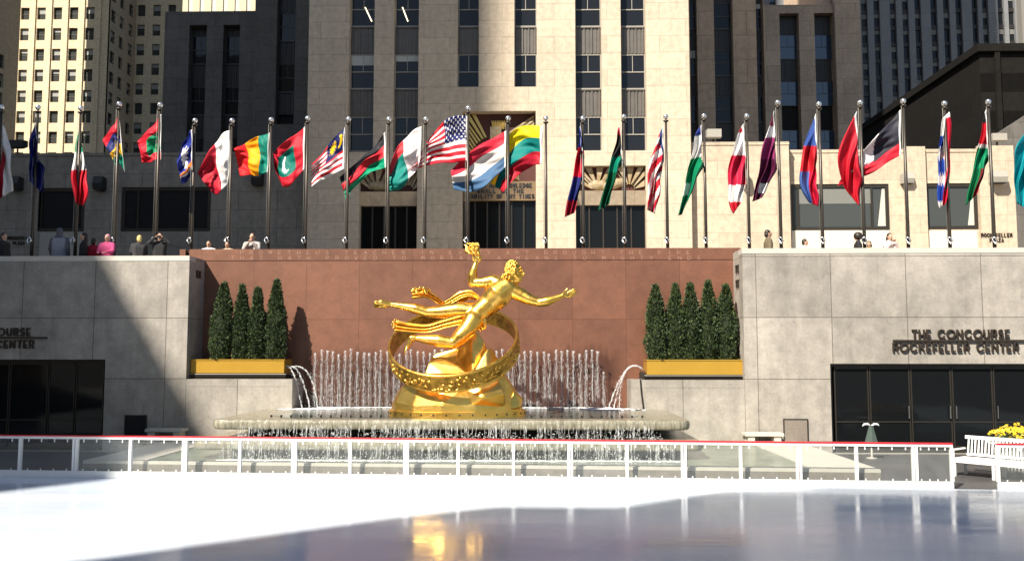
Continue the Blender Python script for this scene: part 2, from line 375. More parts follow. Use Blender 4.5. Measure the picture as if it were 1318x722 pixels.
# ice sheet in front of the rail, paving behind it
def strip(name, poly, z, mat):
    m = MB(); n = len(m.v); m.v += [Vector((a, b, z)) for a, b in poly]; m.face(tuple(range(len(poly)))); return tag(m.build(name, mat), kind='structure')
strip('ice_rink', [(-24, 3.5), (24, 3.5), (24, YRAIL(24)), (-24, YRAIL(-24))], .004, M['ice'])
strip('plaza_pavement', [(-40, YRAIL(-40)+.0), (40, YRAIL(40)+.0), (40, 33), (-40, 33)], 0.0, M['pavement'])
strip('near_pavement', [(-40, -20), (40, -20), (40, 3.5), (-40, 3.5)], 0.0, M['pavement'])
# upper terrace and street
m = MB()
xl, xr = X_(240.4, YW), X_(958, YW)
m.box(-60, xl-.3, YW+.5, YR+.4, TZ-.45, TZ); m.box(xr+.3, 60, YW+.5, YR+.4, TZ-.45, TZ); m.box(-60, 60, YR+.45, 36, TZ-.45, TZ)
tag(m.build('upper_terrace', M['terrace']), kind='structure')
slab('street', -140, 140, 36, 130, TZ-3, TZ-.012, M['bounce_paving'])
slab('street_bank', -40, 40, 35.6, 36, -.03, TZ-.02, M['interior'])
# ------------------------------------------------------------------ grey wings
def holed(mb, O, A, Nn, w0, w1, z0, z1, holes, thick, depth=None):
    """a wall in the plane O + a*A + z*UZ, facing -Nn, with real openings and reveals"""
    xs = sorted(set([w0, w1]+[h[0] for h in holes]+[h[1] for h in holes])); zs = sorted(set([z0, z1]+[h[2] for h in holes]+[h[3] for h in holes]))
    xs = [x for x in xs if w0 <= x <= w1]; zs = [z for z in zs if z0 <= z <= z1]
    P = lambda a, d, z: O + A*a + Nn*d + UZ*z
    for i in range(len(xs)-1):
        for j in range(len(zs)-1):
            cx, cz = (xs[i]+xs[i+1])/2, (zs[j]+zs[j+1])/2
            if any(h[0] < cx < h[1] and h[2] < cz < h[3] for h in holes): continue
            for d in (0, thick):
                mb.quad(P(xs[i], d, zs[j]), P(xs[i+1], d, zs[j]), P(xs[i+1], d, zs[j+1]), P(xs[i], d, zs[j+1]))
    for a0, a1, b0, b1 in holes:
        for (p, q, r, s) in ((a0, b0, a0, b1), (a1, b0, a1, b1), (a0, b0, a1, b0), (a0, b1, a1, b1)):
            mb.quad(P(p, 0, q), P(r, 0, s), P(r, thick, s), P(p, thick, q))
    for (p, q, r, s) in ((w0, z0, w0, z1), (w1, z0, w1, z1), (w0, z0, w1, z0), (w0, z1, w1, z1)):
        mb.quad(P(p, 0, q), P(r, 0, s), P(r, thick, s), P(p, thick, q))
def wing(x0, x1, hole, ztop, label, side):
    t = thing('granite_wing_wall', label, 'wall', ((x0+x1)/2, YW, 0))
    m = MB(); O = Vector((0, YW, 0)); holed(m, O, UX, UY, x0, x1, 0, ztop-.16, [hole], .48); m.build('wall', M['granite'], t)
    MB().box(x0-.0, x1+.0, YW-.012, YW+.5, ztop-.158, ztop).build('coping', M['coping'], t)
    # return wall beside the red wall
    if side < 0:
        MB().box(x1-.5, x1-.003, YW+.483, YR-.003, 0, ztop).build('return_wall', M['granite_side'], t)
    else:
        MB().box(x0+.003, x0+.5, YW+.483, YR-.003, 0, ztop).build('return_wall', M['granite_side'], t)
    return t
zl, zr = Z_(329.5, YW, 120), Z_(319.3, YW, 1140)
hL = (X_(-150, YW), X_(136, YW), 0.02, Z_(462.5, YW, 70)); hR = (X_(1068, YW), X_(1420, YW), 0.02, Z_(468, YW, 1190))
wl = wing(-34, xl, hL, zl, 'grey granite retaining wall at the left with a black doorway, half in shade', -1)
wr = wing(xr, 34, hR, zr, 'sunlit grey granite retaining wall at the right with glass doors and dark letters', 1)
# pilaster band and small fixing plates on the right wall
for px, py in ((241.8+5, 352),):
    pass
def wallplate(x, y, z, parent, sx):
    m = MB(); m.box(x-.03*sx-.01, x+.03*sx+.01, y-.12, y-.03, z-.1, z+.1); m.box(x-.03*sx-.01, x+.03*sx+.01, y+.1, y+.2, z-.1, z+.1); m.box(x-.035*sx-.01, x+.035*sx+.01, y-.14, y+.22, z+.1, z+.14)
    return m.build('pipe_bracket', M['bronze'], parent)
wallplate(xl, 28.1, Z_(354, 28.1, 250), wl, 1); wallplate(xr, 28.0, Z_(347, 28, 950), wr, 1); wallplate(xr, 28.0, Z_(366, 28, 950), wr, 1)
# doors in the wings
def glassdoors(x0, x1, z1, mull, handles, label, y=YW+.22):
    t = thing('glass_door_front', label, 'doors', ((x0+x1)/2, y, 0))
    m = MB(); m.box(x0, x1, y-.06, y+.06, z1-.09, z1-.002); m.box(x0+.002, x0+.10, y-.061, y+.061, 0.02, z1-.092); m.box(x1-.10, x1-.002, y-.061, y+.061, 0.02, z1-.092); m.build('door_frame', M['bronze'], t)
    for i in range(len(mull)-1):
        a, b = mull[i], mull[i+1]
        d = MB(); d.box(a+.015, a+.05, y-.03, y+.03, .03, z1-.10); d.box(b-.05, b-.015, y-.03, y+.03, .03, z1-.10); d.box(a+.05, b-.05, y-.03, y+.03, .03, .22); d.box(a+.05, b-.05, y-.03, y+.03, z1-.16, z1-.10)
        dl = d.build('door_leaf', M['bronze'], t)
        MB().box(a+.052, b-.052, y-.008, y+.008, .222, z1-.162).build('pane', M['doorglass'], dl)
        MB().box(a+.05, b-.05, y-.034, y+.034, .92, .96).build('push_bar', M['bronze'], dl)
        if handles[i]:
            hx = b-.09 if handles[i] > 0 else a+.09
            h = MB(); h.tube([(hx, y-.04, 1.05), (hx, y-.09, 1.05), (hx, y-.09, 1.42), (hx, y-.04, 1.42)], .018, 8); h.build('handle', M['steel'], dl)
    return t
mR = [X_(p, YW+.2) for p in (1072, 1117, 1170, 1223, 1276, 1330, 1384, 1416)]
glassdoors(hR[0], hR[1], hR[3], mR, [0, 1, 1, -1, -1, 0, 0], 'row of dark framed glass doors with steel handles under the right hand lettering')
mL = [X_(p, YW+.2) for p in (-148, -95, -42, 10, 60, 95, 132)]
glassdoors(hL[0], hL[1], hL[3], mL, [0, 0, 0, 0, 0, 0], 'dark glass doors in deep shade in the left granite wall', YW+.4)
# closed interiors behind the doors
for (h, nm) in ((hL, 'left'), (hR, 'right')):
    m = MB(); x0, x1 = h[0]-.5, h[1]+.5
    m.box(x0, x1, 32.5, 32.7, 0, TZ-.46); m.box(x0-.2, x0, YW+.5, 32.7, 0, TZ-.46); m.box(x1, x1+.2, YW+.5, 32.7, 0, TZ-.46)
    m.build('lobby_lining', M['interior'], wl if nm == 'left' else wr)
# small service panel in the walls, stone ledges
def servpanel(x0, x1, y0, y1, mat, label):
    a, b = X_(x0, YW), X_(x1, YW); c, d = Z_(y1, YW, x0), Z_(y0, YW, x0)
    t = thing('service_hatch', label, 'hatch', ((a+b)/2, YW-.03, c))
    MB().box(a, b, YW-.03, YW-.003, c, d).build('hatch_panel', mat, t)
    m = MB()
    for q in ((a-.03, a, c, d), (b, b+.03, c, d), (a-.03, b+.03, d, d+.03)): m.box(q[0], q[1], YW-.04, YW-.002, q[2], q[3])
    m.build('hatch_frame', M['bronze'], t)
servpanel(1007, 1036, 540, 575, plain('speckled_hatch_granite', (.20, .17, .14), .6, var=.5, scale=25), 'square brown granite hatch in the wall left of the glass doors')
servpanel(165, 191, 535, 572, M['blackhole'], 'square black opening in the shaded wall right of the left doorway')
def stoneseat(x0, x1, ytop, label):
    a, b = X_(x0, 27.0), X_(x1, 27.0); z = Z_(ytop, 27.0, x0)
    t = thing('stone_seat', label, 'bench', ((a+b)/2, 27, 0))
    MB().box(a, b, 26.75, 27.3, z-.09, z).build('seat', M['pale_bench'], t, bevel=.01)
    for q in (a+.08, b-.28): MB().box(q, q+.2, 26.8, 27.25, 0, z-.092).build('leg', M['pale_bench'], t)
stoneseat(955, 1004, 556.5, 'pale stone seat against the wall between the fountain and the square hatch')
stoneseat(194, 241, 551, 'pale stone seat in shade right of the square black opening')
# ------------------------------------------------------------------ red wall with the carved lines
t = thing('red_granite_wall', 'polished red granite wall behind the golden statue with two rows of small letters', 'wall', (-2, YR, 0))
zt = Z_(320, YR, 600)
XA, XB = X_(262, YR)-.6, X_(945, YR)+.6
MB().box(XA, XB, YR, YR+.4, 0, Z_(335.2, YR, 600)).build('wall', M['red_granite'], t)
m = MB(); m.box(X_(241, YR+.05)-.0, X_(956, YR), YR-.014, YR+.42, Z_(335.2, YR, 600)+.012, zt); m.box(X_(227.5, YR+.0), X_(235, YR+.0), YR-.014, YR+.42, Z_(335.2, YR, 600)+.012, zt)
m.build('parapet_band', M['red_granite'], t)
MB().box(X_(235.3, YR), X_(240.7, YR), YR+.1, YR+.3, 5.3, zt-.02).build('gap_post', M['bronze'], t)
# stroke lettering: polylines on a 0..1 x 0..1 cell
def arc(cx, cy, rx, ry, a0, a1, n=10): return [(cx+rx*math.cos(R(a0+(a1-a0)*i/n)), cy+ry*math.sin(R(a0+(a1-a0)*i/n))) for i in range(n+1)]
GL = {'A': [[(0, 0), (.5, 1), (1, 0)], [(.15, .3), (.85, .3)]], 'B': [[(0, 0), (0, 1), (.6, 1)]+arc(.6, .76, .3, .24, 90, -90, 6)+[(0, .52)], [(.6, .52)]+arc(.65, .26, .33, .26, 90, -90, 6)+[(0, 0)]],
 'C': [arc(.52, .5, .5, .5, 40, 320, 14)], 'D': [[(0, 0), (0, 1), (.4, 1)]+arc(.45, .5, .52, .5, 90, -90, 10)+[(0, 0)]], 'E': [[(.8, 1), (0, 1), (0, 0), (.8, 0)], [(0, .36), (.7, .36)]],
 'F': [[(.8, 1), (0, 1), (0, 0)], [(0, .38), (.7, .38)]], 'G': [arc(.52, .5, .5, .5, 40, 330, 14)+[(.98, .42), (.6, .42)]], 'H': [[(0, 0), (0, 1)], [(.9, 0), (.9, 1)], [(0, .38), (.9, .38)]],
 'I': [[(.5, 0), (.5, 1)]], 'K': [[(0, 0), (0, 1)], [(.85, 1), (0, .38)], [(.3, .58), (.9, 0)]], 'L': [[(0, 1), (0, 0), (.75, 0)]], 'M': [[(0, 0), (.1, 1), (.5, .25), (.9, 1), (1, 0)]], 'N': [[(0, 0), (0, 1), (.9, 0), (.9, 1)]],
 'O': [arc(.5, .5, .52, .5, 0, 360, 18)], 'P': [[(0, 0), (0, 1), (.55, 1)]+arc(.58, .72, .32, .28, 90, -90, 6)+[(0, .44)]], 'R': [[(0, 0), (0, 1), (.55, 1)]+arc(.58, .72, .32, .28, 90, -90, 6)+[(0, .44)], [(.45, .44), (.9, 0)]],
 'S': [arc(.45, .73, .36, .27, 30, 270, 9)+arc(.45, .23, .4, .23, 90, -150, 9)], 'T': [[(0, 1), (.95, 1)], [(.475, 0), (.475, 1)]], 'U': [[(0, 1), (0, .4)]+arc(.45, .4, .45, .4, 180, 360, 8)+[(.9, 1)]],
 'V': [[(0, 1), (.48, 0), (.96, 1)]], 'W': [[(0, 1), (.25, 0), (.5, .8), (.75, 0), (1, 1)]], 'Y': [[(0, 1), (.48, .5), (.96, 1)], [(.48, .5), (.48, 0)]], 'Z': [[(0, 1), (.85, 1), (0, 0), (.85, 0)]]}
def letter(mb, ch, O, w, h, th, d, A=UX, Nn=UY):
    """one raised or inlaid letter; O is its lower left corner, -Nn its outward side"""
    for k, pl in enumerate(GL[ch]):
        for i in range(len(pl)-1):
            a = Vector((pl[i][0]*w, 0, pl[i][1]*h)); b = Vector((pl[i+1][0]*w, 0, pl[i+1][1]*h)); t_ = (b-a)
            if t_.length < 1e-6: continue
            L = t_.length; t_.normalize(); q = Vector((-t_.z, 0, t_.x))
            e = th*.35
            dd = d + .0012*(k+(i % 2)*.5)
            c = O + A*a.x + UZ*a.z; TT = A*t_.x + UZ*t_.z; QQ = A*q.x + UZ*q.z
            mb.obox(c, TT, -Nn, QQ, -e, L+e, 0, dd, -th/2, th/2)
def line(text, x0, step, py, hpx, Y, th, mat, parent, name='inscription', wf=.6, d=.006):
    m = MB()
    for i, ch in enumerate(text):
        if ch == ' ': continue
        p = at(x0+i*step-step*.3, py+hpx/2, Y); letter(m, ch, Vector((p.x, Y, p.z)), step*wf*PXM(Y), hpx*PXM(Y), th, d)
    return m.build(name, mat, parent)
M['inscr'] = plain('pale_inlaid_letters', (.38, .22, .15), .6)
line('PROMETHEUS TEACHER IN EVERY ART BROUGHT THE FIRE', 313, 12.23, 325, 4.6, YR-.014, .011, M['inscr'], t, wf=.33)
line('THAT HATH PROVED TO MORTALS A MEANS TO MIGHTY ENDS', 301, 12.25, 332, 4.6, YR-.014, .011, M['inscr'], t, wf=.33)
# ------------------------------------------------------------------ raised signs on the wings
def sign(x_first, rows, bar, label, Y=YW):
    t = thing('raised_lettering', label, 'sign', (X_(x_first, Y), Y, 3.4))
    for text, xs, py, hpx, step, sp in rows:
        x = xs
        for ch in text:
            if ch == ' ': x += sp; continue
            w = {'I': .3, 'E': .62, 'L': .6, 'F': .6, 'S': .7, 'R': .75, 'O': 1.12, 'C': 1.0, 'N': .85, 'H': .8, 'T': .72, 'K': .8, 'U': .8}.get(ch, .8)*step
            p = at(x, py+hpx/2, Y); m = MB(); letter(m, ch, Vector((p.x, Y-.03, p.z)), w*PXM(Y)*.88, hpx*PXM(Y), .045, .045); m.build('letter', M['letter'], t)
            x += w+step*.26
    a, b, c = bar; m = MB(); m.box(X_(a, Y), X_(b, Y), Y-.08, Y-.03, Z_(c+1.0, Y, a), Z_(c-1.2, Y, a))
    for q in range(6): xx = X_(a+(b-a)*(q+.5)/6, Y); m.box(xx-.02, xx+.02, Y-.03, Y-.002, Z_(c+.6, Y, a), Z_(c-.8, Y, a))
    m.build('rule_bar', M['letter'], t); return t
sign(1149, [('THE CONCOURSE', 1173.5, 430, 10, 9.2, 6.6), ('ROCKEFELLER CENTER', 1149, 447, 10, 9.2, 7.0)], (1149, 1322, 438.4), 'dark raised letters THE CONCOURSE ROCKEFELLER CENTER above the right glass doors')
sign(-104, [('THE CONCOURSE', -74, 427.3, 9, 8.4, 6.0), ('ROCKEFELLER CENTER', -102, 443, 9, 8.4, 6.3)], (-104, 61, 435), 'dark raised letters in shade above the left black doorway, ending in COURSE and CENTER')
# ------------------------------------------------------------------ flank shelves, planters, conifers
def shelf(px0, px1, pyt, label, side):
    a, b = X_(px0, YW), X_(px1, YW); z = Z_(pyt, YW, px0)
    t = thing('granite_shelf_wall', label, 'wall', ((a+b)/2, YW, 0))
    MB().box(a, b, YW+.001, YR-.004, 0, z-.235).build('wall', M['granite'], t)
    MB().box(a, b, YW-.004, YR-.004, z-.23, z).build('coping', M['granite'], t)
    return a, b, z
la, lb, lz = shelf(240.8, 377, 487.5, 'low grey granite block under the left conifers', -1)
ra, rb, rz = shelf(812, 957.6, 489, 'low grey granite block under the right conifers', 1)
def planterbox(px0, px1, pyt, pyb, zb, label, slats):
    Y0, Y1 = YW+.28, YR-.12
    a, b = X_(px0, Y0), X_(px1, Y0); z1, z0 = Z_(pyt, Y0, px0), Z_(pyb, Y0, px0)
    t = thing('planter', label, 'planter', ((a+b)/2, Y0, zb))
    m = MB()
    m.box(a+.001, b-.001, Y0, Y0+.03, z0, z1-.03); m.box(a, a+.03, Y0+.031, Y1-.031, z0, z1-.03); m.box(b-.03, b, Y0+.031, Y1-.031, z0, z1-.03); m.box(a, b, Y1-.03, Y1, z0, z1-.03); m.box(a+.03, b-.03, Y0+.03, Y1-.03, z0, z1-.2)
    m.build('trough', M['planter'], t)
    m = MB(); m.box(a-.02, b+.02, Y0-.02, Y0+.04, z1-.028, z1); m.box(a-.02, a+.04, Y0+.042, Y1, z1-.028, z1); m.box(b-.04, b+.02, Y0+.042, Y1, z1-.028, z1); m.build('rim', M['planter'], t)
    n = 3; hh = (z0-zb)/n
    for i in range(n): MB().box(a-.06, b+.06, Y0-.03, Y1-.03, zb+hh*i+.012, zb+hh*(i+.62)).build('slat', M['bronze'] if i != 2 else M['lampgrey'], t)
    MB().box(a+.04, b-.04, Y0+.04, Y1-.04, z1-.19, z1-.09).build('soil', M['bark'], t)
    return z1, (Y0+Y1)/2
pz, pyc = planterbox(246, 366, 462.3, 480, lz+.003, 'long gold planter on the left granite block holding four conifers', 3)
qz, qyc = planterbox(832.5, 956, 462.8, 482, rz+.003, 'long gold planter on the right granite block holding five conifers', 3)
def conifer(pxc, top, halfw, pyb, Y, label, group, seed, lean=0):
    rnd = random.Random(seed); b = at(pxc, pyb, Y); h = (pyb-top)*PXM(Y); rw = halfw*.87*PXM(Y)
    t = thing('conifer', label, 'conifer', (b.x, Y, b.z-.1), group)
    MB().tube([(b.x, Y, b.z-.12), (b.x, Y, b.z+h*.8)], [.04, .012], 8).build('trunk', M['bark'], t)
    def rad(u, an):  # u 0 bottom .. 1 top
        base = (.86+.14*math.sin(min(1, u*2.2)*math.pi*.5)) * (1-max(0, (u-.35)/.65)**1.9*.82)
        return rw*base*(1+.36*noise.noise(Vector((math.cos(an)*1.3+seed*7, math.sin(an)*1.3, u*6)))+.20*noise.noise(Vector((math.cos(an)*4, math.sin(an)*4+seed*3, u*16))))
    m = MB(); m.smooth = True
    prof = []; seg = 14; n = len(m.v)
    for i in range(15):
        u = i/14
        for k in range(seg):
            an = 2*math.pi*k/seg; r = rad(u, an)*.74*(1 if i < 14 else .1); m.v.append(Vector((b.x+math.cos(an)*r+lean*u*rw, Y+math.sin(an)*r, b.z-.03+u*h*.95)))
    for i in range(14):
        for k in range(seg): k2 = (k+1) % seg; m.face((n+i*seg+k, n+i*seg+k2, n+(i+1)*seg+k2, n+(i+1)*seg+k))
    core = m.build('inner_crown', M['needlecore'], t)
    m = MB()
    for i in range(4600):
        u = rnd.random()**1.08; an = rnd.random()*6.2832; r = rad(u, an)*(.70+.36*rnd.random()**.8)
        if rnd.random() < .03: r *= 1.14
        c = Vector((b.x+math.cos(an)*r+lean*u*rw, Y+math.sin(an)*r, b.z-.04+u*h+.05*rnd.random()))
        d = Vector((math.cos(an)*.55+rnd.uniform(-.5, .5), math.sin(an)*.55+rnd.uniform(-.5, .5), .75+rnd.uniform(-.5, .4))).normalized()
        s = d.cross(Vector((rnd.uniform(-1, 1), rnd.uniform(-1, 1), rnd.uniform(-1, 1)))).normalized()
        L = rnd.uniform(.045, .10); w = rnd.uniform(.012, .028); n = len(m.v)
        m.v += [c-s*w*.4, c+s*w*.4, c+d*L*.6+s*w, c+d*L, c+d*L*.6-s*w]; m.face((n, n+1, n+2, n+3, n+4))
    for i in range(90):   # loose leader shoots at the tip
        c = Vector((b.x+lean*rw+rnd.gauss(0, rw*.10), Y+rnd.gauss(0, rw*.12), b.z+h*(.93+rnd.random()*.07))); d = Vector((rnd.gauss(0, .45), rnd.gauss(0, .4), 1)).normalized(); s = d.cross(Vector((rnd.uniform(-1, 1), 1, 0))).normalized(); n = len(m.v)
        m.v += [c-s*.008, c+s*.008, c+d*.07+s*.018, c+d*.13, c+d*.07-s*.018]; m.face((n, n+1, n+2, n+3, n+4))
    m.build('crown', M['needles'], t)
GLc, GRc = 'conifers in the left gold planter', 'conifers in the right gold planter'
for a in ((284.5, 365, 15.5, 463, 'leftmost and widest of the four conifers in the left gold planter', 1, .1), (310, 368, 11.5, 463, 'second conifer from the left in the left gold planter, narrow', 2, 0),
          (330, 371, 12, 463, 'third conifer from the left in the left gold planter, the shortest', 3, 0), (354.5, 361, 12.5, 463, 'rightmost and tallest conifer in the left gold planter, casting a shadow on red granite', 4, 0)):
    conifer(a[0], a[1], a[2], a[3], pyc-.22, a[4], GLc, a[5], a[6])
for a in ((846, 369, 15, 465, 'leftmost conifer in the right gold planter, with an olive lit edge', 5, -.1), (870.5, 368, 13, 465, 'second conifer from the left in the right gold planter', 6, 0), (890, 367, 13, 465, 'middle conifer of the five in the right gold planter', 7, 0),
          (913, 364, 13.5, 465, 'fourth and tallest conifer in the right gold planter', 8, 0), (936, 369, 14.5, 465, 'rightmost conifer in the right gold planter, beside the pale return wall', 9, 0)):
    conifer(a[0], a[1], a[2], a[3], qyc-.15, a[4], GRc, a[5], a[6])
# ------------------------------------------------------------------ fountain
ft = thing('fountain', 'two tiered stone fountain overflowing with water, a row of jets along its back', 'fountain', (-2.1, 24.5, 0))
FZ = 1.30
def rounded(x0, x1, y0, y1, r, n=8, back=False):
    p = [(x0, y1), (x0, y0+r)]
    p = [(x0, y1)]+[(x0+r-r*math.cos(R(90*i/n)), y0+r-r*math.sin(R(90*i/n))) for i in range(n+1)]
    p += [(x1-r+r*math.sin(R(90*i/n)), y0+r-r*math.cos(R(90*i/n))) for i in range(n+1)]+[(x1, y1)]
    return p
def tier(x0, x1, y0, y1, ztop, th, r, name):
    """slab with a rounded nose: stacked outlines"""
    m = MB(); m.smooth = False; prof = []
    for i in range(9):
        a = R(90-180*i/8); prof.append((math.copysign(abs(math.cos(a))**.7, math.cos(a))*th*.30, ztop-th/2+math.sin(a)*th/2))
    rings = []
    for e, z in prof:
        P = rounded(x0-e, x1+e, y0-e, y1, r+e); n = len(m.v); m.v += [Vector((a, b, z)) for a, b in P]; rings.append((n, len(P)))
    for i in range(len(rings)-1):
        a, k = rings[i]; b, _ = rings[i+1]
        for j in range(k):
            j2 = (j+1) % k; m.face((a+j, b+j, b+j2, a+j2))
    a, k = rings[0]; m.face(tuple(a+j for j in range(k))); b, _ = rings[-1]; m.face(tuple(b+k-1-j for j in range(k)))
    return m.build(name, M['wetlip'], ft, smooth=False)
UXL, UXR, UY0 = -8.30, 3.95, 23.15
tier(UXL, UXR, UY0, YW-.003, FZ, .25, .28, 'upper_basin')
m = MB(); poly = [(UXL+1.4, YW-.01), (UXL+1.1, 24.6), (UXL+1.7, 23.75), (UXR-1.7, 23.75), (UXR-1.1, 24.6), (UXR-1.4, YW-.01), (rb*0+ra-.01, YW-.01), (ra-.01, YR-.01), (lb+.01, YR-.01), (lb+.01, YW-.01)]
m.v = [Vector((a, b, FZ+.006)) for a, b in poly]; m.face(tuple(range(len(poly)))); m.build('pool_water', M['water'], ft)
MB().box(lb+.004, ra-.004, YW, YR-.004, .2, FZ-.01).build('rear_basin', M['wetlip'], ft)
MB().prism(rounded(UXL+.55, UXR-.55, UY0+.45, YW-.005, .8), .1, FZ-.3).build('upper_plinth', M['blackhole'], ft)
LXL, LXR, LY0 = -8.62, 4.2, 22.66
tier(LXL, LXR, LY0, YW-.006, .80, .22, .28, 'lower_basin')
MB().prism(rounded(LXL+.6, LXR-.6, LY0+.55, YW-.01, .8), .1, .575).build('lower_plinth', M['black'], ft)
# low pool around it
pl_ = thing('pool_surround', 'low pale granite kerb around the shallow green pool under the fountain', 'kerb', (-1.65, 24.5, 0))
PX0, PX1, PY0 = -11.15, 7.9, 21.62
KY = lambda x: YRAIL(x)+.34
m = MB(); m.prism([(PX0, KY(PX0)), (PX1, KY(PX1)), (PX1, KY(PX1)+.3), (PX0, KY(PX0)+.3)], 0, .37)
m.prism([(PX0, KY(PX0)+.3), (PX0+1.5, KY(PX0+1.5)+.3), (PX0+1.5, YW-.003), (PX0, YW-.003)], 0, .37); m.prism([(PX1-1.5, KY(PX1-1.5)+.3), (PX1, KY(PX1)+.3), (PX1, YW-.003), (PX1-1.5, YW-.003)], 0, .37); m.build('kerb', M['coping'], pl_)
m = MB(); m.prism([(PX0+.01, KY(PX0)-.014), (PX1-.01, KY(PX1)-.014), (PX1-.01, KY(PX1)-.002), (PX0+.01, KY(PX0)-.002)], .05, .30); m.build('kerb_face', plain('rough_kerb_granite', (.20, .175, .15), .7, var=.4, scale=5), pl_)
m = MB(); m.quad((PX0+1.5, KY(PX0+1.5)+.3, .345), (PX1-1.5, KY(PX1-1.5)+.3, .345), (PX1-1.5, YW-.01, .345), (PX0+1.5, YW-.01, .345)); m.build('pool_water', M['water2'], pl_)
# vertical jets
def jetmesh(seed, h):
    r = random.Random(seed); m = MB(); z = 0
    ph = r.uniform(0, 6)
    pts, rd = [], []
    while z < h:
        pts.append((.014*math.sin(z*9+ph), .014*math.cos(z*7+ph), z)); rd.append(r.uniform(.007, .017)+.024*max(0, (z-h*.80)/(h*.20))); z += r.uniform(.03, .07)
    m.tube(pts, rd, 6)
    for i in range(170):
        q = r.random(); zz = h*q; s = .020+.050*(1-q)**.6
        m.ell((r.gauss(0, s), r.gauss(0, s), zz), r.uniform(.004, .0125)*Vector((.8, .8, r.uniform(1.5, 5))), None, 5, 4)
    for i in range(9):   # thin strands falling back
        x_, y_ = r.gauss(0, .05), r.gauss(0, .04); z1 = h*r.uniform(.45, .96); m.tube([(x_*.4, y_*.4, z1), (x_*.8, y_*.8, z1*.7), (x_, y_, z1*.35), (x_*1.05, y_, 0)], [.003, .005, .0045, .006], 4)
    for i in range(7): m.ell((r.gauss(0, .018), r.gauss(0, .018), h-r.uniform(-.02, .06)), r.uniform(.018, .036), None, 6, 4)
    return m
JH = Z_(452, 28.2)-FZ
jets = [jetmesh(s, JH*f) for s, f in ((1, 1), (2, .985), (3, 1.01), (4, .96), (5, 1.0))]
jmesh = []
for i in range(49):
    px = 406+i*(777-406)/48+random.uniform(-1.2, 1.2)
    if i in (0, 48): hv = 3
    else: hv = i*7 % 5
    Y = 28.2+random.uniform(-.1, .1); x = X_(px, Y)
    if len(jmesh) <= hv or jmesh[hv] is None:
        while len(jmesh) <= hv: jmesh.append(None)
        mb = jets[hv]; w = wloc(ft)
        sv = [v.copy() for v in mb.v]; mb.v = [v+w for v in sv]; o = mb.build('water_jet', M['spray'], ft, True); jmesh[hv] = o; o.location = Vector((x, Y, FZ))-w
    else:
        o = dup(jmesh[hv], Vector((x, Y, FZ))-wloc(ft), ft); o.rotation_euler.z = random.uniform(0, 6); o.scale.z = random.uniform(.975, 1.02) if i < 48 else .66
# arcs from the corners
def arcw(px0, py0, px1, py1, pkx, pky, Y, Y2, seed, wob):
    r = random.Random(seed); A_, B_, C_ = at(px0, py0, Y), at(px1, py1, Y2), at(pkx, pky, (Y+Y2)/2); pts, rd = [], []
    for i in range(46):
        t_ = i/45; p = A_*(1-t_)**2+C_*2*t_*(1-t_)+B_*t_**2
        pts.append(p+Vector((r.gauss(0, wob), r.gauss(0, wob), r.gauss(0, wob)))); rd.append(r.uniform(.012, .03))
    m = MB(); m.tube(pts, rd, 6)
    for i in range(60):
        t_ = r.random()**.6; p = A_*(1-t_)**2+C_*2*t_*(1-t_)+B_*t_**2
        m.ell(p+Vector((r.gauss(0, .05*t_), r.gauss(0, .05), r.gauss(0, .05*t_))), r.uniform(.006, .016), None, 5, 4)
    return m.build('water_arc', M['spray2'], ft, True)
for j in range(3):
    arcw(363+j*1.5, 478-j, 389+j*10, 527, 372+j*9+(12 if j == 2 else 4), 452+j*1.5, 28.0, 27.6+.1*j, 40+j, .006)
    arcw(828-j*1.5, 476-j, 783+j*7, 527, 806-j*4, 452+j*3, 28.0, 27.6+.1*j, 50+j, .006)
for sx, px in ((1, 364), (-1, 828)):
    c = at(px, 478, 28.0); m = MB(); m.box(c.x-.12, c.x+.12, 27.9, 28.1, rz+.02, c.z-.03)
    for q in range(4): m.tube([(c.x-.09+q*.06, 28, c.z-.03), (c.x-.09+q*.06, 28, c.z+.03)], .016, 6)
    m.build('spout_box', M['bronze'], ft)
m = MB(); cc = at(824, 486, YW-.02); m.tube([(cc.x, YW-.03, rz+.02), (cc.x+.03, YW-.03, rz-.4), (cc.x+.09, YW-.03, rz-.9), (cc.x+.1, YW-.03, FZ-.02)], .022, 6); m.build('drip_hose', M['bronze'], ft)
# overflow strands on both tiers
def curtain(x0, x1, y, ztop, zlip, zbot, n, seed, parent, thick=(.004, .02)):
    r = random.Random(seed); m = MB()
    for i in range(n):
        x = r.uniform(x0, x1); c_ = noise.noise(Vector((x*1.7, seed, 0)))
        if r.random() < .35-c_*.9: continue
        yy = y-.02-r.random()*.04; z = ztop-r.random()*.12; zb = zlip-r.random()**1.4*(zlip-zbot) if r.random() < .55 else zbot
        pts, rd = [], []; k = max(3, int((z-zb)/.05))
        for j in range(k+1):
            u = j/k; pts.append((x+r.gauss(0, .006), yy-.02*math.sin(u*2), z+(zb-z)*u)); rd.append(r.uniform(*thick)*(1-.3*u))
        m.tube(pts, rd, 4, cap=True)
    for i in range(n*2):
        x = r.uniform(x0, x1); m.ell((x, y-.03-abs(r.gauss(0, .05)), zbot+abs(r.gauss(0, .10))), r.uniform(.006, .018), None, 5, 4)
    o = m.build('water_curtain', M['spray2'], parent, False); return tag(o, kind='stuff')
curtain(UXL+.7, UXR-.7, UY0-.12, FZ-.10, FZ-.3, .82, 480, 3, ft, (.003, .010))
curtain(LXL+.7, LXR-.7, LY0-.09, .78, .58, .35, 480, 4, ft, (.003, .012))
m = MB(); r = random.Random(5)
for i in range(520):
    x = r.uniform(-6.9, 2.4); y = YR-.42+r.gauss(0, .10); s = r.uniform(.012, .05)
    if y > YR-.06: continue
    m.ell((x, y, FZ+.01), (s*1.6, s, .014), None, 6, 4)
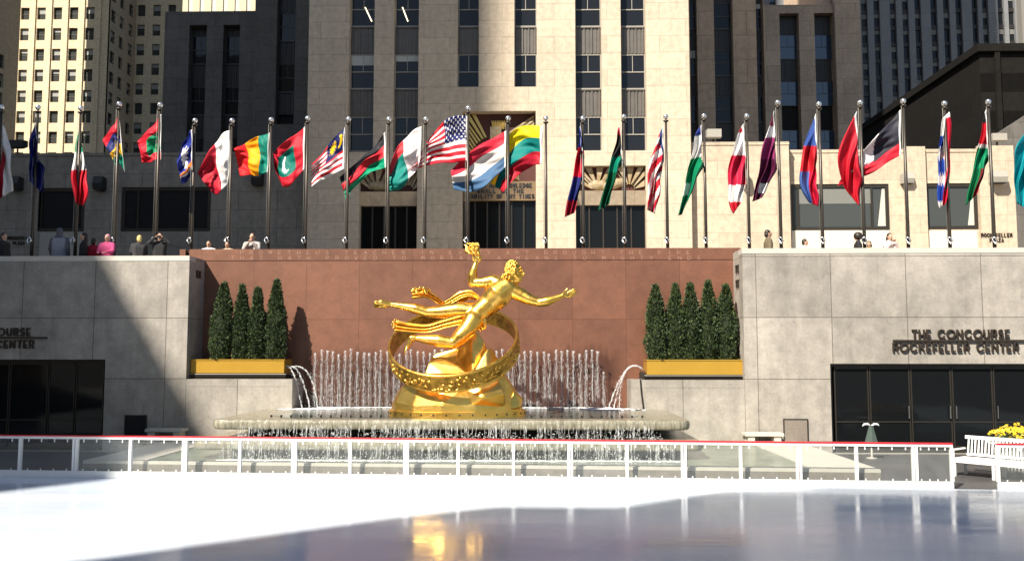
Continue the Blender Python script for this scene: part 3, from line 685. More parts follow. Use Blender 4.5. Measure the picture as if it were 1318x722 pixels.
for cx_ in (at(402, 527, 27.6).x, at(792, 527, 27.6).x):
    for i in range(160): s = r.uniform(.02, .08); m.ell((cx_+r.gauss(0, .35), 27.5+r.gauss(0, .15), FZ+.01), (s*2, s, .016), None, 6, 4)
tag(m.build('pool_foam', M['foam'], ft), kind='stuff')
m = MB()
for i in range(700): x = r.uniform(LXL+.7, LXR-.6); s = r.uniform(.01, .045); m.ell((x, LY0-.12-abs(r.gauss(0, .09)), 0.348), (s*1.8, s, .01), None, 6, 4)
tag(m.build('froth_line', M['foam'], ft), kind='stuff')
m = MB()
for i in range(38):
    x = -2.1+(i-18.5)*.27
    if abs(x+2.12) < 1.9: continue
    m.tube([(x, 24.2, FZ), (x, 24.2, FZ+.05)], .03, 6)
m.build('nozzle_row', M['black'], ft)
# ================================================================== GILDED STATUE (a plain, generic figure)
SY = 24.9
st = thing('gilded_statue', 'large gilded figure stretched out over a faceted gold rock, inside a tilted ring', 'statue', (at(588, 540, SY).x, SY, FZ))
zs_ = 1/4.3933
def S(zx, zy, dy=0): return at(470+zx*zs_, 300+zy*zs_, SY-.25+dy)
KS = zs_*PXM(SY)
def cap(m, pts, rs, seg=30): m.tube([S(*p) for p in pts], [r*KS for r in rs], seg, round_=True)
def el(m, c, r, ang=0, seg=22):   # ellipsoid, radii in drawing units (x, depth, z), turned in the picture plane
    m.ell(S(*c), (r[0]*KS, r[1]*KS, r[2]*KS), Matrix.Rotation(R(ang), 3, 'Y'), seg, max(5, seg*2//3))
b = MB()
# trunk
cap(b, [(625, 468, 0), (668, 430, 0), (705, 398, 0), (752, 345, 0), (795, 312, 0)], [62.0, 63.2, 64.3, 79.6, 66.7])
el(b, (640, 455, 0), (62, 50, 44), -40); el(b, (602, 450, .02), (44, 44, 40), 0)
el(b, (742, 322, -.10), (48, 34, 30), -50); el(b, (796, 350, -.12), (50, 34, 32), -46)       # chest
el(b, (715, 395, -.12), (20, 18, 50), 40); el(b, (738, 412, -.10), (18, 18, 48), 40); el(b, (690, 425, -.10), (26, 18, 26), 40)
for q in range(3): el(b, (702-q*17+8, 372+q*19, -.20), (15, 9, 9), -48); el(b, (728-q*17+8, 396+q*19, -.19), (15, 9, 9), -48)
cap(b, [(722, 272, .05), (760, 292, .0), (820, 318, -.03), (884, 352, -.08)], [39.8, 44.5, 44.5, 39.8])
cap(b, [(790, 310, 0), (812, 275, -.02), (828, 245, -.03)], [39.8, 31.6, 32.8])
cap(b, [(742, 300, -.20), (764, 318, -.26), (792, 338, -.25), (830, 352, -.18)], [6, 8, 8, 5], 8)
for s_ in (-1, 1): cap(b, [(668+s_*24, 430+s_*22, -.18), (700+s_*26, 398+s_*24, -.20), (728+s_*22, 366+s_*24, -.20)], [9, 12, 9], 8)
for q in range(3): el(b, (690+q*27-6, 408-q*27+6, -.27), (3, 6, 13), 48)
el(b, (662, 450, -.2), (40, 14, 12), 40)
# raised arm
cap(b, [(722, 272, .05), (670, 280, .06), (606, 281, .08)], [36.3, 31.6, 23.4]); el(b, (665, 278, .06), (40, 26, 24), 0)
cap(b, [(604, 280, .08), (606, 240, .07), (616, 205, .05), (624, 175, .04)], [24.6, 26.9, 21.1, 13.2])
el(b, (628, 158, .04), (16, 12, 18), 8)
for i, (fx, fy, ln) in enumerate(((612, 150, 26), (621, 144, 30), (631, 142, 30), (640, 146, 26))):
    cap(b, [(fx, fy+6, .03), (fx-3+i*2, fy-ln*.5, -.02), (fx+i*3-2, fy-ln, -.02), (fx+4, fy-ln-6, .04)], [6.1, 5.5, 5.0, 4.4], 8)
cap(b, [(636, 168, .04), (652, 152, .0), (655, 132, .0)], [7.2, 6.1, 5.0], 8)
# reaching arm
cap(b, [(884, 352, -.08), (930, 375, -.14), (988, 393, -.20)], [38.6, 32.8, 23.4]); el(b, (918, 366, -.14), (40, 25, 24), 22)
cap(b, [(985, 393, -.20), (1030, 385, -.22), (1075, 370, -.24), (1110, 357, -.25)], [25.7, 28.1, 19.9, 13.8])
el(b, (1128, 348, -.25), (24, 10, 15), -22)
for i, (dx, dy_, ln) in enumerate(((52, -30, 1), (60, -20, 1), (58, -9, 1), (46, 1, .9))):
    cap(b, [(1138, 340+i*7, -.25), (1138+dx*.5, 340+i*7+(dy_)*.45, -.28), (1138+dx*.85*ln, 340+i*5+dy_*.75, -.28), (1138+dx*ln, 340+i*4+dy_*.85, -.26)], [6.2, 5.5, 4.8, 4.0], 8)
cap(b, [(1118, 345, -.27), (1130, 326, -.30), (1146, 314, -.31)], [7.2, 6.2, 4.6], 8)
# straight leg
cap(b, [(604, 446, .04), (520, 436, .04), (430, 446, .03), (350, 448, .02)], [53.8, 48.0, 38.6, 29.2]); el(b, (348, 446, 0), (26, 24, 24), 0)
cap(b, [(350, 446, .02), (290, 428, .03), (220, 414, .04), (140, 402, .05)], [29.2, 30.4, 21.1, 13.8]); el(b, (278, 432, .03), (50, 22, 20), 12)
cap(b, [(140, 402, .05), (112, 400, .05)], [15.4, 19.9]); cap(b, [(118, 398, .05), (90, 392, .0), (66, 396, -.03)], [18.7, 19.9, 13.2]); cap(b, [(112, 408, .05), (84, 412, .04)], [17.5, 13.2])
for i in range(5): cap(b, [(72, 386+i*8, -.06+i*.03), (58, 388+i*8, -.08+i*.03), (52, 392+i*7, -.08+i*.03)], [7.5-i*.6, 6.5-i*.5, 5-i*.4], 8)
# bent leg
cap(b, [(612, 492, -.12), (580, 545, -.25), (530, 592, -.33), (500, 622, -.36)], [60.8, 53.8, 42.1, 32.8]); el(b, (498, 622, -.37), (28, 26, 27), 0)
cap(b, [(498, 622, -.36), (420, 608, -.33), (350, 602, -.30), (285, 594, -.27)], [31.6, 35.1, 25.7, 14.9]); el(b, (410, 610, -.32), (58, 25, 24), 6)
cap(b, [(285, 594, -.27), (262, 594, -.26)], [17.5, 18.7]); cap(b, [(262, 600, -.26), (246, 628, -.27), (232, 655, -.27)], [17.5, 14.3, 11.0])
for i in range(5): cap(b, [(236-i*2, 652, -.33+i*.03), (226-i*1.5, 668, -.35+i*.03), (224-i, 684-i*2, -.35+i*.03)], [6.5-i*.4, 5.5-i*.4, 4.2-i*.3], 8)
# head with a plain face, turned to the right and a little down
el(b, (838, 212, -.03), (42, 42, 50), 8); el(b, (862, 235, -.08), (24, 26, 34), 10)
cap(b, [(846, 262, -.06), (868, 266, -.10)], [23.4, 17.5]); cap(b, [(884, 205, -.10), (898, 226, -.13), (896, 234, -.13)], [4.4, 6.6, 8.2], 8)
el(b, (880, 196, -.10), (10, 22, 5), 0); cap(b, [(882, 247, -.14), (890, 249, -.10)], [5.0, 5.0], 8); cap(b, [(880, 255, -.14), (888, 257, -.10)], [5.0, 5.0], 8)
for e in (-.19, -.02): el(b, (884, 209, e), (6, 7, 5), 0)
el(b, (836, 222, -.21), (7, 4, 12), 8)
fig = b.blob('figure', M['gold'], st, .017, 5, .5)
fig['label'] = 'smooth gilded athletic figure with one arm raised and one arm reaching out'
# curled hair
m = MB(); r = random.Random(11)
for i in range(330):
    th = r.uniform(0, 6.2832); ph = math.acos(r.uniform(-.55, 1))
    x = math.sin(ph)*math.cos(th); y = math.sin(ph)*math.sin(th); z = math.cos(ph)
    if x > .42 and z < .5: continue
    el(m, (836+43*x-2, 206-50*z, -.03+43*KS*y), (r.uniform(5, 8),)*3, 0, 7)
for i in range(130):
    u = r.random(); el(m, (806+r.gauss(0, 12)+u*14, 226+u*68, -.13+r.gauss(0, .05)), (r.uniform(5, 8),)*3, 0, 7)
m.build('hair', M['gold'], st, True)
# flame held in the raised hand
m = MB()
for i in range(150):
    a = r.uniform(0, 6.28); rr = r.random()**.5; u = r.random()
    bx, by = 626+rr*24*math.cos(a), 128-u*52; dy = rr*24*KS*math.sin(a)
    L = r.uniform(14, 26); w = r.uniform(4, 7); lean = r.uniform(-.9, .3)-u*.5
    m.tube([S(bx, by, dy), S(bx+lean*L*.3, by-L*.5, dy), S(bx+lean*L*.8, by-L*.9, dy*1.05), S(bx+lean*L*1.25, by-L*1.05, dy*1.05)], [w*KS*.7, w*KS, w*KS*.55, .1*KS], 6)
for i in range(14):
    m.tube([S(600+i*.8, 92+i*2.2, r.uniform(-.06, .06)), S(576-i*1.0, 72+i*2.6, 0), S(552+i*2.5, 62+i*2.8, 0)], [6*KS, 4.5*KS, .2*KS], 6)
m.build('flame', M['gold'], st, True)
# drapery: folded ribbons swept along a path
def ribbon(path, width, folds, amp, name, thick=.02, roll=0, ruffle=False, ph=0):
    pts = [Vector(S(*p)) for p in path]; n = 40; cr = []
    for i in range(n+1):            # Catmull-Rom
        t_ = i/n*(len(pts)-1); k = min(int(t_), len(pts)-2); u = t_-k
        p0, p1, p2, p3 = pts[max(k-1, 0)], pts[k], pts[k+1], pts[min(k+2, len(pts)-1)]
        cr.append(.5*((2*p1)+(p2-p0)*u+(2*p0-5*p1+4*p2-p3)*u*u+(3*p1-p0-3*p2+p3)*u**3))
    m = MB(); m.smooth = True; K = 24; W = [w*KS for w in width]
    for side in (1, -1):
        nb = len(m.v)
        for i, p in enumerate(cr):
            t_ = (cr[min(i+1, n)]-cr[max(i-1, 0)]).normalized(); nrm = Vector((-t_.z, 0, t_.x)).normalized(); dep = t_.cross(nrm).normalized()
            u = i/n; w = W[min(int(u*(len(W)-1)), len(W)-2)]; w2 = W[min(int(u*(len(W)-1))+1, len(W)-1)]; f = u*(len(W)-1)-min(int(u*(len(W)-1)), len(W)-2); w = w*(1-f)+w2*f
            am = amp*KS*(1+(.9*u if ruffle else 0))
            for j in range(K+1):
                v = j/K-.5; q = nrm*(v*w)+dep*(am*math.sin(v*folds*6.283+ph+u*1.4)+.35*w*math.cos(v*3.1416)*-1)
                m.v.append(p+q+dep*(thick*.5*side)+ (nrm*(0) ))
        for i in range(n):
            for j in range(K):
                a = nb+i*(K+1)+j; m.face((a, a+1, a+K+2, a+K+1) if side > 0 else (a+K+1, a+K+2, a+1, a))
    tot = (n+1)*(K+1)
    ring = [j for j in range(K+1)]+[i*(K+1)+K for i in range(1, n+1)]+[n*(K+1)+j for j in range(K-1, -1, -1)]+[i*(K+1) for i in range(n-1, 0, -1)]
    for i in range(len(ring)): a, c_ = ring[i], ring[(i+1) % len(ring)]; m.face((a, c_, tot+c_, tot+a))
    return m.build(name, M['gold'], st)
ribbon([(668, 548, -.28), (640, 500, -.30), (560, 486, -.30), (450, 512, -.28), (350, 540, -.24), (250, 536, -.22), (168, 524, -.22)], [30, 92, 66, 54, 50, 52, 64], 3, 6, 'drapery', ruffle=True)
ribbon([(640, 366, .16), (600, 342, .2), (540, 352, .22), (480, 386, .22), (440, 400, .22), (400, 372, .2), (340, 344, .18), (262, 346, .16)], [20, 34, 42, 36, 30, 36, 44, 60], 3, 6, 'drapery', ruffle=True, ph=1)
ribbon([(630, 372, .3), (580, 362, .34), (520, 390, .34), (460, 402, .32)], [16, 30, 34, 26], 2, 5, 'drapery', ph=2)
for (cx_, cy_, wx, wy, nn) in ((316, 326, 54, 20, 26), (176, 520, 22, 32, 22)):   # gathered ends
    m = MB()
    for i in range(nn):
        a = 6.283*i/nn; px_, py_ = cx_+wx*math.cos(a)*(.6+.4*(i % 2)), cy_+wy*math.sin(a)*(.6+.4*(i % 2)); m.tube([S(cx_+ (px_-cx_)*.2, cy_+(py_-cy_)*.2, -.02), S(px_, py_, -.08+.05*(i % 3)), S(px_-5, py_-4, -.02)], [5*KS, 5.5*KS, 3*KS], 7)
    m.build('gathered_hem', M['gold'], st, True)
# ring: a plain band with raised edges
def ringpt(ang, rad, h):
    rr, be = R(5), R(33.5)
    e1 = Vector((math.cos(rr), 0, math.sin(rr))); e2 = Vector((0, math.cos(be), math.sin(be))); e2 = (e2-e1*e2.dot(e1)).normalized(); nn = e1.cross(e2)
    if nn.z < 0: nn = -nn
    c = at(584.5, 446, SY-.15)
    return c+e1*math.cos(ang)*rad+e2*math.sin(ang)*rad+nn*h
def band(r0, r1, h0, h1, name, mat, nseg=96, orn=None):
    m = MB(); m.smooth = False; n = len(m.v)
    for i in range(nseg):
        a = 6.283185*i/nseg
        for rr, hh in ((r0, h0), (r1, h0), (r1, h1), (r0, h1)): m.v.append(ringpt(a, rr, hh))
    for i in range(nseg):
        j = (i+1) % nseg
        for k_ in range(4): k2 = (k_+1) % 4; m.face((n+i*4+k_, n+i*4+k2, n+j*4+k2, n+j*4+k_))
    if orn: orn(m)
    return m.build(name, mat, st)
RR = 1.765
def ornament(m):   # low raised plain scrolls, not a copy of any relief
    m.cur = 1; m.smooth = True
    for i in range(190):
        a = 6.283*i/190+r.uniform(-.02, .02); q = r.uniform(-.19, .13); e_ = r.uniform(.02, .07); f_ = r.uniform(-.07, .07)
        m.tube([ringpt(a, RR+.02, q), ringpt(a+e_*.5, RR+.035, q+f_), ringpt(a+e_, RR+.03, q+f_*.4), ringpt(a+e_*1.3, RR+.02, q-f_)], [.014, .034, .028, .010], 6)
rg = band(RR-.035, RR+.03, -.24, .24, 'ring', [M['patina'], M['gold']], 96, ornament)
for s_ in (-1, 1):
    m = MB(); m.tube([ringpt(6.283185*i/96, RR, s_*.24) for i in range(97)], .042, 8, cap=False); m.build('ring_edge', M['gold'], st, True)
# faceted rock
m = MB()
def rp(px, py, dy=0): return at(px, py, SY+dy)
cxw = at(588.5, 538, SY).x
base = []
rnd = random.Random(4)
for i in range(13):
    a = 6.283*i/13+.2
    for rr_, zz_ in ((1, .10), (.985, .36), (.90, .66)): base.append(Vector((cxw+1.86*rr_*math.cos(a), SY+1.30*rr_*math.sin(a), FZ+zz_+rnd.uniform(-.06, .06)*(zz_ > .2))))
mid = [rp(526, 487, -.5), rp(545, 480, -.9), rp(575, 486, -1.05), rp(606, 492, -1.1), rp(632, 484, -.9), rp(650, 482, -.5), rp(650, 480, .3), rp(540, 480, .4), rp(600, 478, .6)]
m.hull(base+mid)
m.hull([rp(598, 500, -1.15), rp(622, 512, -1.38), rp(650, 506, -1.15), rp(640, 484, -.9), rp(612, 486, -1.05), rp(606, 522, -1.2), rp(652, 524, -.9), rp(625, 500, -.5)])
m.hull([rp(652, 528, -.8), rp(670, 524, -.5), rp(673, 512, -.3), rp(662, 503, -.5), rp(655, 532, -.5), rp(670, 532, 0), rp(655, 495, 0)])
m.hull([rp(546, 482, -.6), rp(551, 467, -.5), rp(558, 462.5, -.4), rp(566, 461, -.25), rp(576, 463, -.4), rp(590, 470, -.5), rp(603, 480, -.6), rp(590, 495, -.8), rp(550, 495, -.7), rp(560, 480, .3), rp(590, 478, .3)])
m.hull([rp(604, 482, -.6), rp(627, 447, -.35), rp(633, 448, -.25), rp(641, 462, -.3), rp(645, 482, -.5), rp(628, 488, -.8), rp(606, 488, -.8), rp(640, 480, .2), rp(615, 480, .2)])
m.hull([rp(585, 470, .2), rp(592, 440, .1), rp(604, 426, -.05), rp(614, 424, 0), rp(624, 440, 0), rp(634, 470, .1), rp(610, 485, -.35), rp(600, 440, .5), rp(625, 480, .6), rp(586, 482, .6)])
m.hull([rp(549, 484, .35), rp(553, 462, .4), rp(561, 454, .45), rp(590, 448, .35), rp(596, 480, .3), rp(552, 482, .7), rp(562, 456, .6), rp(592, 450, .6)])
ro = m.build('rock', M['goldrock'], st); bv = ro.modifiers.new('worn_edges', 'BEVEL'); bv.width = .05; bv.segments = 3; bv.limit_method = 'ANGLE'; bv.angle_limit = R(12)
m = MB(); m.prism([(cxw+1.90*math.cos(6.283*i/40), SY+1.36*math.sin(6.283*i/40)) for i in range(40)], FZ-.02, FZ+.16); m.build('base_band', M['goldrock'], st)
m = MB()
for i in range(34):
    a = 6.283*i/34; q = Vector((cxw+1.90*math.cos(a), SY+1.36*math.sin(a), FZ+.09)); nn = Vector((math.cos(a), math.sin(a), 0)); tt = Vector((-math.sin(a), math.cos(a), 0))
    m.obox(q, nn, tt, UZ, -.02, .012, -.018, .018, -.022, .022)
m.build('base_slot', M['black'], st)
# ================================================================== RINK RAILING
def railing(name, posts, x_end0, x_end1, label, doubles):
    t = thing(name, label, 'railing', (X_(posts[0], 21), YRAIL(X_(posts[0], 21)), 0))
    def px2x(px):
        x = X_(px, 21)
        for _ in range(4): x = X_(px, YRAIL(x), 590)
        return x
    xa, xb = px2x(x_end0), px2x(x_end1); dirv = Vector((xb-xa, YRAIL(xb)-YRAIL(xa), 0)).normalized(); nrm = Vector((-dirv.y, dirv.x, 0)); O = Vector((xa, YRAIL(xa), 0)); L = (Vector((xb, YRAIL(xb), 0))-O).length
    ob = lambda m, a0, a1, b0, b1, c0, c1: m.obox(O, dirv, nrm, UZ, a0, a1, b0, b1, c0, c1)
    m = MB(); ob(m, 0, L, -.055, .055, .990, 1.015); m.build('red_cap_rail', M['red'], t)
    m = MB(); ob(m, 0, L, -.04, .04, .928, .988); m.build('top_rail', M['white'], t)
    m = MB(); ob(m, 0, L, -.03, .03, .006, .165); m.build('kick_board', M['white'], t)
    ps = [(Vector((px2x(p), YRAIL(px2x(p)), 0))-O).dot(dirv) for p in posts]
    for p, d_ in zip(ps, doubles):
        m = MB()
        if d_: ob(m, p-.062, p-.012, -.045, .045, .167, .923); ob(m, p+.012, p+.062, -.045, .045, .167, .923)
        else: ob(m, p-.032, p+.032, -.045, .045, .167, .923)
        m.build('post', M['white'], t)
    for a, b_ in zip(ps[:-1], ps[1:]):
        m = MB(); ob(m, a+.045, b_-.045, -.006, .006, .17, .92); m.cur = 1
        for q in range(4):
            c = a+.045+(b_-a-.09)*(q+.5)/4; ob(m, c-.012, c+.012, -.022, -.008, .85, .922); ob(m, c-.012, c+.012, -.022, -.008, .168, .215)
        m.build('clear_panel', [M['panel'], M['white']], t)
    return t
P1 = [-118, -46, 26, 97, 168, 238, 309, 379, 451, 523, 590, 661, 734, 807, 880, 953, 1028, 1102, 1177, 1224.5]
railing('rink_railing', P1, -130, 1226, 'long white rink railing with a red cap and clear panels across the whole plaza', [p in (97, 238, 379, 523, 734, 880, 1028, 1177) for p in P1])
railing('rink_railing', [1283.5, 1360, 1430], 1282.5, 1440, 'short stretch of rink railing right of the gate opening, in front of the white benches', [0, 1, 0])
# ================================================================== BENCHES, FLOWERS, POST BY THE DOORS
def bench(O, ang, L, label):
    t = thing('garden_bench', label, 'bench', O); t.rotation_euler.z = 0
    A = Vector((math.cos(ang), math.sin(ang), 0)); B = Vector((-math.sin(ang), math.cos(ang), 0)); O = Vector(O)
    m = MB()
    for i in range(8): m.obox(O, A, B, UZ, 0, L, .02+i*.075, .082+i*.075, .415, .44)
    m.obox(O, A, B, UZ, .02, L-.02, -.012, .018, .34, .438); m.build('seat', M['white'], t)
    m = MB(); BB = (B*.2+UZ).normalized(); NB = (B-UZ*.2).normalized(); Ob = O+B*.62+UZ*.42
    m.obox(Ob, A, NB, BB, 0, L, -.02, .03, .46, .54); m.obox(Ob, A, NB, BB, .06, L-.06, -.015, .02, .05, .10)
    n = int(L/.085)
    for i in range(n): a = .07+i*(L-.16)/(n-1); m.obox(Ob, A, NB, BB, a, a+.035, -.01, .012, .102, .458)
    m.build('backrest', M['white'], t)
    for a in (.0, L/2-.03, L-.06):
        m = MB(); m.obox(O, A, B, UZ, a, a+.06, .0, .06, .0, .413); m.build('leg', M['white'], t)
        m = MB(); m.obox(O, A, B, UZ, a, a+.06, .56, .62, .0, .413); m.build('leg', M['white'], t)
    for a in (-.03, L-.03):
        m = MB(); m.obox(O, A, B, UZ, a, a+.06, -.02, .66, .62, .655); m.obox(O, A, B, UZ, a+.005, a+.055, .0, .05, .445, .62); m.build('armrest', M['white'], t)
    return t
bp = at(1222, 590, 22.6); bp.z = 0
bench((bp.x+.08, 22.6, 0), R(-50), 1.9, 'white slatted bench seen through the gate opening, running away to the left')
bp2 = at(1290, 600, 21.6)
bench((bp.x+1.75, 21.25, 0), R(12), 1.9, 'white slatted bench behind the short railing stretch, in front of the yellow flowers')
tb = at(1236, 578, 23.8)
t = thing('flower_planter', 'round white planter full of yellow flowers behind the benches', 'planter', (12.05, 23.0, 0))
fc = Vector((X_(1322, 23.0), 23.0, 0)); t.location = fc
MB().lathe(fc, [(.78, 0), (.92, .30), (.98, .72), (1.02, .74), (1.02, .80), (.94, .80), (.90, .68)], 28).build('pot', M['white'], t, True)
m = MB(); rr_ = random.Random(3)
for i in range(900):
    a = rr_.uniform(0, 6.283); q = rr_.random()**.5*.98; z = .78+.12*(1-q*q)+rr_.uniform(-.04, .05); c = fc+Vector((q*math.cos(a), q*math.sin(a), z)); d = Vector((rr_.uniform(-1, 1), rr_.uniform(-1, 1), rr_.uniform(.2, 1))).normalized(); s_ = d.cross(Vector((rr_.uniform(-1, 1), .3, .1))).normalized(); n = len(m.v)
    m.v += [c, c+s_*.03+d*.06, c+d*.13, c-s_*.03+d*.06]; m.face((n, n+1, n+2, n+3))
tag(m.build('foliage', M['leaf'], t), kind='stuff')
m = MB()
for i in range(520):
    a = rr_.uniform(0, 6.283); q = rr_.random()**.5*.95; z = .95+.16*(1-q*q)+rr_.gauss(0, .03)+(.08 if rr_.random() < .08 else 0); c = fc+Vector((q*math.cos(a), q*math.sin(a), z))
    tl_ = Vector((rr_.gauss(0, .4), rr_.gauss(0, .4)-.4, 1)).normalized(); u_ = tl_.cross(Vector((1, .2, 0))).normalized(); w_ = tl_.cross(u_); n = len(m.v); m.v.append(c)
    for k_ in range(10): an = 6.283*k_/10; ra_ = .045 if k_ % 2 else .022; m.v.append(c+(u_*math.cos(an)+w_*math.sin(an))*ra_+tl_*.02)
    for k_ in range(10): m.face((n, n+1+k_, n+1+(k_+1) % 10))
tag(m.build('blossoms', M['petal'], t), kind='stuff')
# stand near the doors
c = at(1122, 580, 26.2); c.z = 0
t = thing('draped_stand', 'small stand with a dark green drape and a white curved top by the glass doors', 'stand', c)
m = MB(); m.lathe(c, [(.16, 0), (.16, .03), (.03, .05), (.025, .5), (.02, .95)], 14); m.build('pole', M['lampgrey'], t, True)
m = MB(); m.smooth = True; n = len(m.v)
for i in range(9):
    u = i/8
    for k_ in range(20): an = 6.283*k_/20; q = (.05+.13*u)*(1+.16*math.sin(k_*1.9)); m.v.append(c+Vector((q*math.cos(an), q*math.sin(an), .95-.5*u)))
for i in range(8):
    for k_ in range(20): k2 = (k_+1) % 20; m.face((n+i*20+k_, n+i*20+k2, n+(i+1)*20+k2, n+(i+1)*20+k_))
m.build('drape', cloth('dark_green_cloth', (.05, .075, .065)), t)
m = MB()
for s_ in (-1, 1): m.tube([c+Vector((s_*.02, 0, .93)), c+Vector((s_*.10, 0, .985)), c+Vector((s_*.20, 0, .97)), c+Vector((s_*.24, 0, .92))], [.03, .035, .03, .012], 8)
m.build('curved_top', M['white'], t, True)
# ================================================================== FLAGPOLES AND FLAGS
poles = [(2, 137, 0), (49, 137, 0), (104, 138, 0), (153.5, 133, 0), (206, 134, 0), (251, 154, 1), (298.5, 154, 1), (349, 153, 1), (396, 151, 1), (448.5, 152, 1), (500.5, 152, 1), (548, 152, 1), (602.5, 138, 1), (654, 151, 1), (702.5, 151, 1),
         (750, 151, 1), (803, 149, 1), (857, 149, 1), (906, 148, 1), (961, 148, 1), (1001, 131, 0), (1054, 133, 0), (1107, 131, 0), (1162.5, 129, 0), (1215.5, 132, 0), (1272, 130, 0), (1330, 130, 0)]
fl = ['dark red and white', 'dark blue', 'green, white and red', 'red, blue, yellow and green', 'red and green bordered', 'blue with a white starburst', 'white and red', 'green, yellow and red', 'red with a green panel and crescent',
 'striped one with a yellow star', 'black, red and green', 'white, red and green', 'starred and striped', 'red, white and light blue', 'yellow, green and red', 'blue over red', 'red, black and green furled', 'red striped furled', 'blue, white and green furled',
 'red and white furled', 'purple and white furled', 'blue and red furled', 'plain red furled', 'black, white and red', 'red and blue striped furled', 'black, red and green furled with white edging', 'turquoise']
proto = None; PY = []
for i, (px, pt, kind) in enumerate(poles):
    Y = 29.75 if kind else 28.25
    PY.append(Y); top = at(px, pt+3, Y); bx = top.x; H = top.z-TZ
    t = thing('flagpole', 'flagpole with a silver ball, carrying the %s flag' % fl[i], 'flagpole', (bx, Y, TZ), 'flagpoles around the sunken plaza')
    O = Vector((bx, Y, TZ))
    MB().tube([O, O+UZ*H*.5, O+UZ*(H-.14)], [.058, .052, .038], 12).build('shaft', M['darksteel'], t, True)
    MB().lathe(O, [(.17, 0), (.17, .04), (.10, .10), (.08, .16)], 14).build('base', M['darksteel'], t, True)
    MB().lathe(O+UZ*(H-.14), [(.055, 0), (.09, .015), (.09, .05), (.03, .07), (.02, .12)], 12).build('truck', M['darksteel'], t, True)
    MB().ell(O+UZ*(H+.04), .088, None, 16, 10).build('ball', M['silver'], t, True)
    zc = Z_(311, Y, px); m = MB(); m.tube([(bx-.09, Y-.06, zc+.12), (bx-.10, Y-.10, zc+.02), (bx-.04, Y-.12, zc-.08), (bx+.03, Y-.11, zc+.0), (bx-.02, Y-.09, zc+.12), (bx-.09, Y-.06, zc+.12)], .026, 6); m.build('rope_coil', M['silver'], t, True)
    m = MB(); m.tube([(bx-.085, Y-.03, zc), (bx-.075, Y-.03, TZ+H-.1)], .006, 5); m.build('halyard', M['lampgrey'], t, True)
W_, Rd, Bl, Gn, Yl, Bk = (.80, .79, .78), (.62, .015, .035), (.015, .03, .26), (.005, .27, .12), (.90, .58, .01), (.02, .02, .025)
def st_v(*c): return lambda u, v, x, y: c[min(int(v*len(c)), len(c)-1)]
def st_u(*c): return lambda u, v, x, y: c[min(int(u*len(c)), len(c)-1)]
def st_y(*pc, slope=0):   # colour bands down a drooping flag
    def f(u, v, x, y):
        for lim, c in pc:
            if y+slope*x < lim: return c
        return pc[-1][1]
    return f
def c_us(u, v, x, y):
    if u < .42 and v < .54:
        a, b_ = u/.42*11, v/.54*9; i, j = int(a), int(b_)
        return W_ if (i+j) % 2 == 0 and math.hypot(a-i-.5, b_-j-.5) < .38 else (.012, .02, .13)
    return Rd if int(v*13) % 2 == 0 else W_
def c_mald(u, v, x, y):
    if .22 < u < .78 and .24 < v < .76:
        if math.hypot((u-.5)*1.5, v-.5) < .17 and math.hypot((u-.44)*1.5, v-.48) > .15: return W_
        return (.0, .17, .13)
    return Rd
def c_malay(u, v, x, y):
    if u < .6 and v < .52:
        a = math.atan2(v-.27, (u-.40)*1.3); d = math.hypot(v-.27, (u-.40)*1.3)
        if d < .11+.05*math.cos(a*14): return Yl
        if math.hypot(v-.25, (u-.18)*1.3) < .16 and math.hypot(v-.25, (u-.24)*1.3) > .13: return Yl
        return (.01, .015, .10)
    return Rd if int(v*12) % 2 == 0 else W_
def c_marsh(u, v, x, y):
    if v+u*.15 > .72 and v+u*.15 < .82: return (.85, .25, .03)
    if .82 <= v+u*.15 < .90: return W_
    a = math.atan2(v-.42, u-.5); d = math.hypot(v-.42, (u-.5))
    if d < .13+.14*abs(math.cos(a*6)): return W_
    return (.015, .03, .25)
def c_green(u, v, x, y): return Gn if (u < .75 and .30 < v < .80 and u+abs(v-.55)*.5 < .72) else Rd
def c_malta(u, v, x, y):
    if .30 < u < .42 and .12 < v < .24: return (.3, .3, .3)
    return W_ if u < .52 else (.45, .01, .03)
def c_mada(u, v, x, y): return (.82, .74, .74) if u < .45 else ((.75, .06, .08) if v < .32 else (.01, .25, .21))
def c_kuw(u, v, x, y):
    if u < .40+.1*math.sin(v*3) and v < .70: return (.035, .035, .05)
    return W_ if v < .62 else Rd
def c_lith(u, v, x, y): return ((.88, .70, .01), (.0, .22, .20), (.50, .01, .03))[min(2, int(v*3))]
def c_lib(u, v, x, y):
    if u < .13 and v < .9: return (.02, .04, .16)
    return Rd if int((u*.55+v*.45)*13+.3) % 2 else W_
def c_lesotho(u, v, x, y):
    q = y-(906-x)*.25
    if q < 173: return (.02, .04, .25)
    if 236 < y < 252 and u > .5 and v < .55: return W_
    return W_ if q < 201 else Gn
def c_leb(u, v, x, y):
    if y < 171: return Rd
    if y < 200: return W_
    if y < 238: return (.62, .02, .07)
    return W_ if y < 260 else Rd
def c_lat(u, v, x, y):
    if y < 163: return (.30, .01, .07)
    if y < 177: return W_
    if 236 < y < 249 and v > .45: return W_
    return (.27, .03, .13) if y < 205 else (.12, .015, .06)
def c_laos(u, v, x, y):
    if y < 188: return (.04, .09, .33)
    if y < 221: return (.50, .01, .02)
    return (.06, .13, .38) if v < .45 else (.6, .01, .05)
def c_cub(u, v, x, y):
    if v > .52: return (.62, .01, .04)
    return (.02, .07, .42) if (y+3*math.sin(x*2)) % 34 < 20 and y > 175 or y > 240 and u*7 % 1 < .5 else W_
def c_ken(u, v, x, y):
    if y < 159: return Bk
    if y < 186: return Rd
    if y < 191: return W_
    if y < 217: return Gn
    return (.25, .01, .02) if v > .55 else (.0, .17, .06)
def c_eu(u, v, x, y): return (.012, .02, .17)
